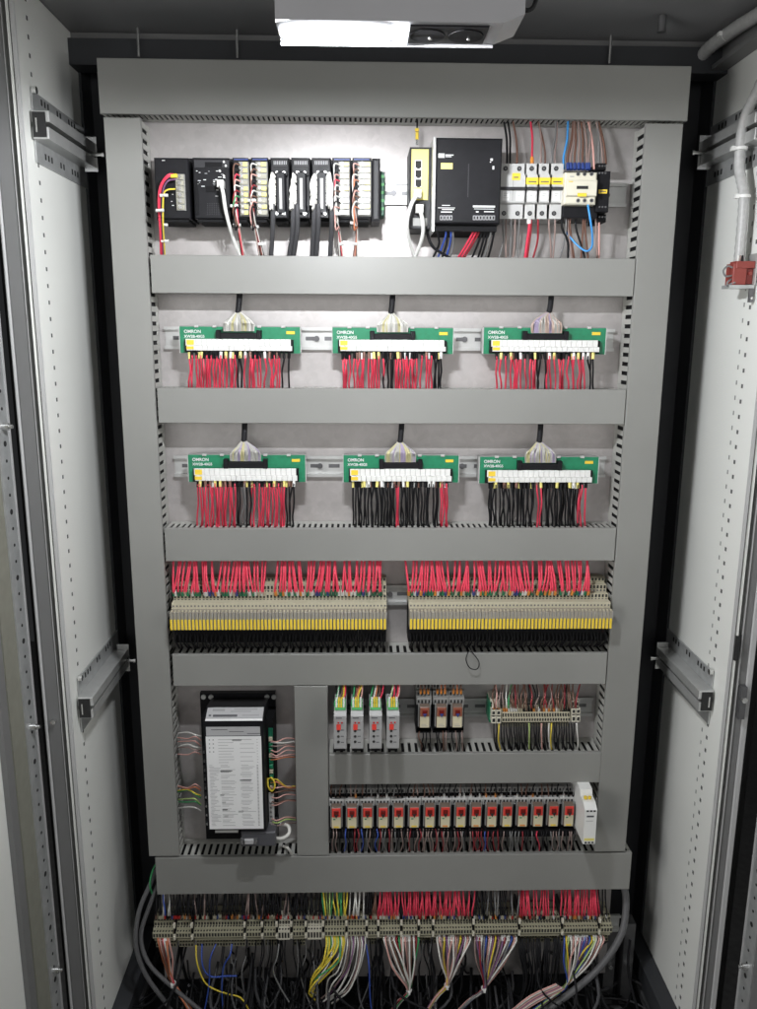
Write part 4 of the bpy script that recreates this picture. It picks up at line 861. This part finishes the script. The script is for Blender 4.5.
for k, (c, l) in enumerate(((441.4, 'middle relay with blue arrow in the group of three'), (457.4, 'rightmost relay with blue arrow in the group of three'))):
    dup(ta, (at(c, 718, -.010)[0]-Xa, 0, 0), l)
for px in (424.6, 441.4, 457.4):
    for q in range(4):
        x = px-5+q*3.2; c = random.choice(['brown', 'black', 'dusty', 'black'])
        wire([P(x, 730, .0), P(x+rnd(-1.5, 1.5), 737, -.008), P(x+rnd(-2, 2), 745, .0), P(x+rnd(-2, 2), 753, .02)], c, .0012, '%s wire hanging below the three blue arrow relays' % c, 'wires below the three relays')
    for q in range(3):
        x = px-4+q*3.8; c = random.choice(['brown', 'orange', 'black'])
        wire([P(x, 693, .010), P(x, 687, .006), P(x+rnd(-1, 1), 680, .02)], c, .0012, '%s wire above the three blue arrow relays' % c, 'wires above the three relays', ends='orange_plastic')

# ================================================================== WHITE MODULE at the end of the relay row
tm = thing('timer_module', 'tall white module with four yellow marks at the right end of the relay row', 'timer module', P(590, 846, .03))
YT = -.055; xa, xb = at(583.5, 830, YT)[0], at(595.8, 830, YT)[0]; zt_, zb_ = tz(812, YT), tz(846, YT)
b = MB(); b.prism([(.046, zb_), (YT, zb_), (YT, zt_), (YT+.012, zt_+.008), (YT+.03, zt_+.009), (YT+.034, zt_+.018), (.0, zt_+.020), (.046, zt_+.020)], 'x', xa, xb, 'white_plastic'); b.build('body', tm)
b = MB()
for k in range(3):
    xx = xa+.003+k*.0058
    for zz in (zt_-.003, zb_+.0015): b.box(xx, xx+.0038, YT-.0005, YT-.0001, zz, zz+.0028, 'gasket')
b.box(xa+.004, xb-.005, YT-.0005, YT-.0001, zt_-.013, zt_-.010, 'ink'); b.box(xa+.003, xb-.006, YT-.0005, YT-.0001, zt_-.0205, zt_-.0197, 'ink_soft'); b.build('printing', tm)
b = MB(); b.box(xa+.002, xb-.002, YT-.0006, YT-.0001, zb_+.0065, zb_+.011, 'yellow_face'); b.cyl((xa+.006, YT+.02, zt_+.011), 'z', .003, .004, 'yellow_tag', 8); b.cyl((xa+.013, YT+.02, zt_+.011), 'z', .003, .004, 'yellow_tag', 8); b.build('label', tm)
for q in range(3): wire([P(580+q*2.5, 806, -.01), P(579+q*2, 797, 0), P(579+q*1.5, 784, .02)], ['pink', 'white', 'dusty'][q], .0013, '%s wire rising from the white module at the end of the relay row' % ['pink', 'white', 'grey brown'][q], 'wires of the white module')

# ================================================================== SMALL TERMINAL BLOCK, middle right
def small_terminal(X, w, rows, label, group, mt='cream_terminal', low=None, cat='terminal', hole='gasket', name='terminal'):
    b = MB(); 
    for (p0, p1, Y, hh) in rows:
        za, zb = tz(p0, Y), tz(p1, Y); b.box(X-w/2+.0001, X+w/2-.0001, Y, .046, zb, za, mt)
        if hh: b.box(X-w*.3, X+w*.3, Y-.0003, Y-.00005, zb+(za-zb)*.22, zb+(za-zb)*.80, hole)
        b.box(X-w*.26, X+w*.26, Y+.0022, Y+.0062, za+.00005, za+.0004, hole)
    o = b.build(name); tag(o, label, cat, group); return o
RM = [(706, 711, .020, 0), (713.2, 717.2, .004, 1), (718.3, 722.8, -.002, 1), (724, 727.5, .006, 0)]
xa, xb = at(502, 718, 0)[0], at(570, 718, 0)[0]; n = 26; w = (xb-xa)/n; lab = 'narrow cream terminal in the small block above the relay row'
s0 = small_terminal(xa+w/2, w, RM, lab+', 1st from the left', 'terminals of the small block')
for k in range(1, n):
    o = s0.copy(); COL.objects.link(o); o.location.x += w*k; o['label'] = lab+', %s from the left' % nth(k+1)
for j, cx in enumerate((493.5, 498.5)):
    small_terminal(at(cx, 715, 0)[0], .0078, [(700, 709, .012, 0), (711, 716, .0, 1), (718, 724, -.004, 1)], ['wide cream terminal at the left end of the small block', 'wide cream terminal second from the left end of the small block'][j], 'wide terminals of the small block', 'cream_plastic')
b = MB(); pbox(b, 489.8, 702, 491.2, 722, .012, .046, 'pcb_green'); tag(b.build('earth_terminal'), 'green and yellow earth terminal at the left end of the small block', 'terminal')
for j, cx in enumerate((573.5, 578)):
    small_terminal(at(cx, 715, 0)[0], .0068, [(702, 708, .010, 1), (710, 715, .0, 1), (717, 723, -.002, 1)], ['cream end terminal of the small block, nearer the middle', 'cream end terminal of the small block, nearest the right duct'][j], 'end terminals of the small block', 'cream_plastic')
for k in range(34):
    x = 494+k*2.5; c = random.choice(['darkred', 'brown', 'dusty', 'brown', 'pink', 'darkred', 'black', 'white' if k % 5 == 0 else 'brown', 'green' if k % 6 == 0 else 'dusty'])
    wire([P(x, 711, .008), P(x+rnd(-1, 1), 704, .0), P(x+rnd(-2.5, 3), 695, .008), P(x+rnd(-3, 4), 682, .022)], c, .00125, '%s wire above the small terminal block' % c, 'wires above the small terminal block', ends=random.choice(['orange_plastic', 'white_plastic', 'cream_terminal', 'black_matte', None]))
    c = 'black' if k not in (2, 14, 19, 22, 23, 33) else ['yellow', 'palegreen', 'pink', 'white', 'yellow', 'white'][(2, 14, 19, 22, 23, 33).index(k)]
    wire([P(x, 723, .0), P(x+rnd(-.6, .6), 731, -.006), P(x+rnd(-1, 1.5), 741, .002), P(x+rnd(-1, 3), 752, .02)], c, .00125, '%s wire below the small terminal block' % c, 'wires below the small terminal block')

# ================================================================== DENSE TERMINAL ROW AT THE BOTTOM
RB = [(911, 915.5, .026, 1), (918.5, 924.5, .007, 1), (925.6, 928, -.001, 0), (930, 935.3, -.007, 1), (936.2, 938, .003, 0), (940, 944, .011, 1)]
RB2 = [(912, 917.5, .012, 0), (919, 922, .008, 1), (923.5, 927, .004, 1), (929.5, 938.5, -.008, 1)]
XA, XB = at(153.5, 930, 0)[0], at(612, 930, 0)[0]; w = .0052; n = int((XB-XA)/w); cn = cc = cw = 0
clamps = [at(p, 930, 0)[0] for p in (175.5, 193, 245, 263, 278.5, 291, 307.5, 323.5, 346, 366.5, 378, 401, 419, 433, 472.5, 519, 560, 598)]
lab = 'narrow cream terminal in the dense bottom row'; s0 = None; sw_ = None; k = 0
def wide(x): p = [(at(279.5, 930, 0)[0], at(291, 930, 0)[0]), (at(308, 930, 0)[0], at(323, 930, 0)[0])]; return any(a < x < c for a, c in p)
while k < n:
    X = XA+w*(k+.5); k += 1
    if any(abs(X-c) < w*.5 for c in clamps):
        b = MB(); b.box(X-w*.36, X+w*.30, -.002, .046, tz(937, -.002), tz(921, -.002), 'black_plastic'); b.box(X-w*.4, X+w*.35, -.009, -.0021, tz(926, -.009), tz(922.5, -.009), 'cream_plastic', .0005); b.box(X-w*.4, X+w*.35, -.009, -.0021, tz(937.5, -.009), tz(934, -.009), 'cream_plastic', .0005); b.box(X-w*.4, X+w*.35, .01, .046, tz(918, .01), tz(909, .01), 'dark_grey_plastic')
        cc += 1; tag(b.build('end_clamp'), 'dark end clamp between terminal groups of the bottom row, %s from the left' % nth(cc), 'end clamp', 'end clamps of the bottom terminal row'); continue
    if wide(X):
        cw += 1
        if sw_ is None: sw_ = small_terminal(X, w, RB2, 'pale yellow taller terminal grouped within the dense bottom row', 'pale taller terminals in the bottom row', 'cream_plastic')
        else: o = sw_.copy(); COL.objects.link(o); o.location.x = X
        (sw_ if cw == 1 else o)['label'] = 'pale yellow taller terminal in the dense bottom row, %s such from the left' % nth(cw)
        continue
    if s0 is None: s0 = small_terminal(X, w, RB, lab, 'terminals of the dense bottom row', 'olive_terminal')
    else: o = s0.copy(); COL.objects.link(o); o.location.x = X
    cn += 1; (s0 if cn == 1 else o)['label'] = lab+', %s from the left' % nth(cn)
# wires above
def colabove(p):
    if p < 172: return ['blue', 'white', 'pink', 'black']
    if p < 324: return ['black', 'black', 'black', 'black', 'black', 'dusty']
    if p < 346: return ['yellow', 'palegreen', 'green', 'yellow']
    if p < 366: return ['white', 'white', 'black']
    if p < 378: return ['black', 'black', 'brown']
    if p < 474: return ['red']
    if p < 519: return ['black', 'black', 'black', 'grey']
    if p < 600: return ['red']
    return ['dusty', 'black']
def where(p): return 'left third' if p < 324 else 'middle third' if p < 474 else 'right third'
for k in range(250):
    p = 156+(608-156)*k/250
    if random.random() < .12 or 555 < p < 560: continue
    c = random.choice(colabove(p)); lean = rnd(-2.5, 2.5); dd = rnd(0, .008)
    wire([P(p, 918, .001+dd), P(p+rnd(-.5, .5), 912, -.006+dd), P(p+lean*.6, 903, -.002+dd), P(p+lean, 893, .008+dd), P(p+lean, 888, .02)], c, .00135, '%s wire above the dense bottom terminal row, in its %s' % (c, where(p)), 'wires above the bottom terminal row',
         ends=random.choice(['white_plastic', 'cream_terminal', 'wire_brown', 'orange_plastic', 'black_matte', 'clear_red', 'blue_plastic', 'cream_terminal']))
# ferrule markers of second level
def fanb(p0, p1, n, tip, tail, cols, label, r=.0016, tie=True, y0=938):
    for k in range(n):
        p = p0+(p1-p0)*(k+.5)/n; c = cols[k % len(cols)]; jx = rnd(-1.2, 1.2)
        pts = [P(p, y0-2, -.001), P(p+rnd(-.5, .5), y0+4, -.010), P(p+(tip[0]-p)*rnd(.22, .5)+rnd(-2, 2), y0+(tip[1]-y0)*rnd(.4, .6), -.016+rnd(-.007, .007)), P(tip[0]+jx, tip[1]+rnd(-1, 1), -.010+rnd(-.003, .003))]
        for (tx, ty) in tail: pts.append(P(tx+jx*1.5, ty+rnd(-1, 1), rnd(-.016, -.004)))
        wire(pts, c, r, '%s wire of the bundle %s' % (c, label), 'bundle '+label, ends='white_plastic' if random.random() < .5 else None)
    if tie:
        b = MB(); q = P(tip[0], tip[1], -.010); b.cyl(q, 'z', .0055, .003, 'white_plastic', 10); b.box(q.x-.002, q.x+.002, q.y-.009, q.y-.005, q.z-.003, q.z+.003, 'white_plastic', .0005)
        tag(b.build('cable_tie'), 'white cable tie around the bundle '+label, 'cable tie', 'cable ties at the bottom')
fanb(158, 170, 8, (173, 983), [(186, 1003), (196, 1022)], ['orange', 'pink', 'brown', 'red', 'white', 'orange'], 'at the far left below the bottom row')
fanb(383, 419, 17, (409, 990), [(398, 1003), (386, 1022)], ['white', 'pink', 'dusty', 'white', 'brown', 'white', 'darkred', 'green', 'pink'], 'left of the centre gap, gathered in a point')
fanb(436, 471, 15, (447, 985), [(436, 998), (424, 1018)], ['white', 'pink', 'dusty', 'yellow', 'purple', 'white', 'pink'], 'right of the centre, gathered in a point')
fanb(474, 517, 19, (484, 988), [(470, 1000), (452, 1018)], ['dusty', 'purple', 'darkred', 'white', 'grey', 'blue', 'pink', 'white', 'purple', 'yellow', 'purple'], 'under the black wires, third gathered point')
fanb(563, 604, 18, (566, 985), [(548, 1000), (520, 1020)], ['blue', 'yellow', 'palegreen', 'white', 'pink', 'white', 'pink', 'white', 'purple', 'blue', 'purple'], 'at the right end of the bottom row', tie=False)
for k in range(13):
    p = 326+k*1.5; c = ['yellow', 'palegreen', 'yellow', 'green', 'white', 'yellow'][k % 6]
    q = rnd(-3, 3); wire([P(p, 936, -.002), P(p+.5, 945, -.014+rnd(-.004, .004)), P(p-4+q, 960+q, -.022+rnd(-.008, .008)), P(318-k*.5+q, 972+k*1.2+rnd(-5, 5), -.022+rnd(-.008, .006)), P(310+k*.6+q, 984+k*1.2+rnd(-6, 6), -.006)], c, .0016, '%s wire curving down to the left below the bottom row' % c, 'yellow and green wires curving left')
for k in range(11):
    p = 345+k*2; c = ['white', 'white', 'dusty', 'white', 'purple'][k % 5]
    q = rnd(-3, 3); wire([P(p, 936, -.002), P(p+.5+q*.3, 947, -.014+rnd(-.004, .004)), P(p-4+q, 968+rnd(-4, 4), -.022+rnd(-.008, .008)), P(p-14+q, 985+k*.6+rnd(-5, 5), -.018+rnd(-.008, .006)), P(320+k*1.4+rnd(-6, 6), 999+rnd(-5, 5), -.006)], c, .0014, '%s wire curving in the white bunch below the bottom row' % c, 'white wires curving left')
for (pts, c, l) in (([(196, 945), (197, 962), (204, 981), (214, 989), (228, 994), (241, 998), (250, 1012)], 'yellow', 'pale yellow wire trailing in front of the lower plate'),
                    ([(202, 944), (202, 962), (206, 973), (214, 977), (226, 976), (237, 976)], 'blue', 'blue wire bent to the right in front of the lower plate'),
                    ([(232, 944), (230, 955), (224, 966), (222, 985), (223, 1014)], 'blue', 'blue wire dropping straight in front of the lower plate'),
                    ([(216, 944), (210, 960), (209, 985), (204, 1014)], 'blue', 'blue wire, leftmost of the dropping ones before the plate'),
                    ([(279, 944), (277, 958), (273, 970), (279, 985), (289, 1002)], 'grey', 'grey wire trailing beside the black wires on the lower plate'),
                    ([(366, 944), (369, 965), (370, 995), (372, 1014)], 'blue', 'blue wire between the white bunch and the first point')):
    wire([P(x, y, -.004 if i == 0 else -.018) for i, (x, y) in enumerate(pts)], c, .0014, l, 'loose wires before the lower plate')
for k in range(46):
    p = random.choice([rnd(178, 322), rnd(255, 322), rnd(366, 382), rnd(420, 434)]) ; 
    wire([P(p, 940, .004), P(p+rnd(-2, 2), 955, -.004+rnd(0, .01)), P(p+rnd(-6, 6), 978, rnd(-.012, .02)), P(p+rnd(-14, 14), 1018, rnd(-.02, .03))], random.choice(['black', 'black', 'black', 'grey']), .0013, 'dark wire hanging from the left half of the bottom row', 'dark wires below the left half of the bottom row')
for k in range(34):
    p = rnd(520, 559)
    wire([P(p, 938, .0), P(p+rnd(-1, 1), 952, -.010), P(p+(540-p)*.2+rnd(-2, 2), 980, rnd(-.016, 0)), P(530+(p-540)*.7+rnd(-6, 6), 1018, rnd(-.02, .01))], 'black', .0014, 'black wire of the dense curtain below the bottom row', 'black wire curtain below the right part')
# heavier cables
wire([P(158, 868, .02), P(150, 885, .015), P(139, 912, .0), P(136, 945, -.01), P(146, 975, -.01), P(166, 1003, -.01), P(178, 1020, -.01)], 'conduit_grey', .0040, 'outer grey cable looping out beside the bottom left corner of the ducts', None, 'cable', 'cable', n=10)
wire([P(160, 880, .02), P(150, 905, .010), P(141, 935, .0), P(148, 962, -.01), P(170, 985, -.012), P(205, 1014, -.012)], 'conduit_grey', .0038, 'inner grey cable looping beside the bottom left corner of the ducts', None, 'cable', 'cable', n=10)
wire([P(160, 858, .02), P(153, 870, .012), P(150, 885, .01), P(154, 898, .02)], 'green', .0018, 'thin green wire at the left end of the bottom duct', None)
wire([P(622, 880, .03), P(626, 900, .02), P(622, 932, .0), P(604, 962, -.012), P(577, 988, -.02), P(538, 1016, -.02)], 'conduit_grey', .0062, 'thick grey cable sweeping down from the right end of the bottom duct', None, 'cable', 'cable', n=12)
wire([P(630, 940, .05), P(628, 965, .04), P(632, 990, .02), P(640, 1016, .0)], 'black', .0026, 'black cable dropping beside the lower right bracket', None, 'cable', 'cable', n=8)
for k in range(9):
    wire([P(556+k, 984+k*.6, -.03), P(530+k, 996+k*.7, -.034), P(505+k*1.3, 1016, -.036)], ['pink', 'white', 'dusty', 'pink', 'purple'][k % 5], .0016, 'pink and white wire of the flat bundle crossing the black curtain', 'wires of the flat crossing bundle')
# uncountable dark tangle lying on the cabinet floor behind the bundles
b = MB()
for k in range(150):
    x0_ = rnd(-.40, .42); z0_ = rnd(-1.27, -1.17); a = rnd(-.16, .16); y_ = rnd(-.05, .07)
    b.tube([(x0_, rnd(.0, .05), z0_+.06), (x0_+rnd(-.01, .01), y_, z0_+.02), (x0_+a*.35, y_-.01, z0_-.02), (x0_+a*.75, y_+rnd(-.02, .02), z0_-.045+rnd(-.02, .02)), (x0_+a*1.2, y_+rnd(-.02, .03), z0_-.055), (x0_+a*1.5, rnd(-.05, .06), z0_-rnd(.04, .09))], rnd(.0014, .0032), random.choice(['wire_black', 'wire_black', 'wire_black', 'wire_black', 'wire_sheath']), 5, 4)
b.own = False; tag(b.build('cable_tangle'), 'dark tangle of cables lying in the bottom of the cabinet', 'cables', kind='stuff')

# ================================================================== RIGHT WALL: conduit and limit switch
t = thing('conduit', 'pale corrugated conduit running from the roof corner down the right wall', 'conduit', (.51, -.02, .1))
def ribbed(pts, r, mb):
    q = [Vector(p) for p in pts]; out = []
    for i in range(len(q)-1):
        a, c = q[i], q[i+1]; p0 = q[i-1] if i else a*2-c; p3 = q[i+2] if i+2 < len(q) else c*2-a
        for k in range(10):
            s_ = k/10; out.append(0.5*((2*a)+(c-p0)*s_+(2*p0-5*a+4*c-p3)*s_*s_+(3*a-p0-3*c+p3)*s_**3))
    out.append(q[-1]); mb.tube(out, [r if i % 2 else r*.90 for i in range(len(out))], 'conduit_white', 12, 1)
b = MB(); ribbed([(.478, .145, .415), (.488, .10, .432), (.495, .05, .436), (.500, .00, .436), (.512, -.05, .436), (.53, -.075, .425)], .0105, b); b.build('upper_run', t)
b = MB(); ribbed([(.512, -.075, .41), (.505, -.055, .345), (.499, -.025, .30), (.500, -.020, .24), (.505, -.033, .195), (.506, -.035, .13), (.506, -.035, .075)], .0078, b); b.build('lower_run', t)
b = MB()
for p in ((.499, -.022, .262), (.505, -.033, .195), (.495, .05, .436)): b.cyl(p, 'z' if p[2] < .4 else 'y', .0096, .004, 'white_plastic', 12); b.box(p[0]-.014, p[0]-.008, p[1]-.004, p[1]+.004, p[2]-.003, p[2]+.003, 'white_plastic')
b.build('clamp', t)
b = MB(); b.box(.47, XR-.001, -.06, .15, .425, .437, 'dark_steel') if False else b.box(.500, XR-.001, -.085, .15, .405, .412, 'frame_paint'); b.box(.515, XR-.001, -.085, .15, .4125, .449, 'frame_paint'); b.build('top_side_rail', cab)
ls = thing('door_switch', 'red door contact switch on a steel bracket on the right wall', 'door switch', (.505, -.04, .035))
x0, x1, z0, z1 = rect(733, 262, 750, 285, -.05); q0 = at(727.5, 287, -.05)[0]; zb = at(740, 288.5, -.05)[1]
b = MB(); b.box(q0, x1+.004, -.056, -.030, zb, z0-.0003, 'galvanised'); b.box(x1+.0022, x1+.004, -.058, -.030, z0, z1+.012, 'rail_steel'); b.box(x1-.003, x1+.004, -.056, -.053, zb-.020, zb-.0001, 'dark_steel'); b.cyl((x1, -.058, zb-.014), 'y', .002, .003, 'screw', 8); b.box(x1+.0042, XR-.0001, -.056, -.050, z0+.004, z1+.004, 'dark_steel'); b.build('bracket', ls)
b = MB(); b.box(x0, x1-.008, -.054, -.030, z0, z1-.002, 'dull_red', .001); b.box(x0+.003, x1+.002, -.056, -.034, z1-.009, z1+.001, 'dull_red', .001); b.box(x1-.0078, x1+.002, -.052, -.034, z0+.001, z1-.0095, 'darkred_window', .0006); b.cyl((x1-.003, -.053, (z0+z1)/2), 'y', .0028, .003, 'dull_red', 10); b.build('body', ls)
for (p, l) in (([(x0, -.05, z1-.008), (x0-.007, -.05, z1-.006), (x0-.013, -.05, z1-.012), (x0-.009, -.05, z1-.020), (x0, -.05, z1-.019)], 'upper'), ([(x0, -.050, z0+.008), (x0-.006, -.052, z0+.004), (x0-.006, -.052, z0-.001), (x0, -.052, z0+.002), (x0+.004, -.055, z0+.003)], 'lower')):
    wire(p, 'grey', .0014, 'short grey wire loop beside the red door switch, %s one' % l, 'wire loops at the door switch')
for q, c in enumerate(('white', 'dusty', 'black')): wire([(x0+.008+q*.003, -.048, z1), (x0+.009+q*.003, -.046, z1+.009), (.505+q*.002, -.037, .088)], c, .0013, '%s wire between the conduit and the red door switch' % c, 'wires into the door switch')
finish_wires()
b = MB(); b.box(-3, 3, -3.5, 2.5, -1.52, -1.50, 'recess_dark'); tag(b.build('floor'), 'dark floor under the cabinet', None, kind='structure')
b = MB(); b.box(XL-.03, XR+.03, -.05, .20, -1.4995, ZB-.021, 'rear_shaded'); b.build('plinth', cab)
S.render.resolution_x = 768; S.render.resolution_y = 1024
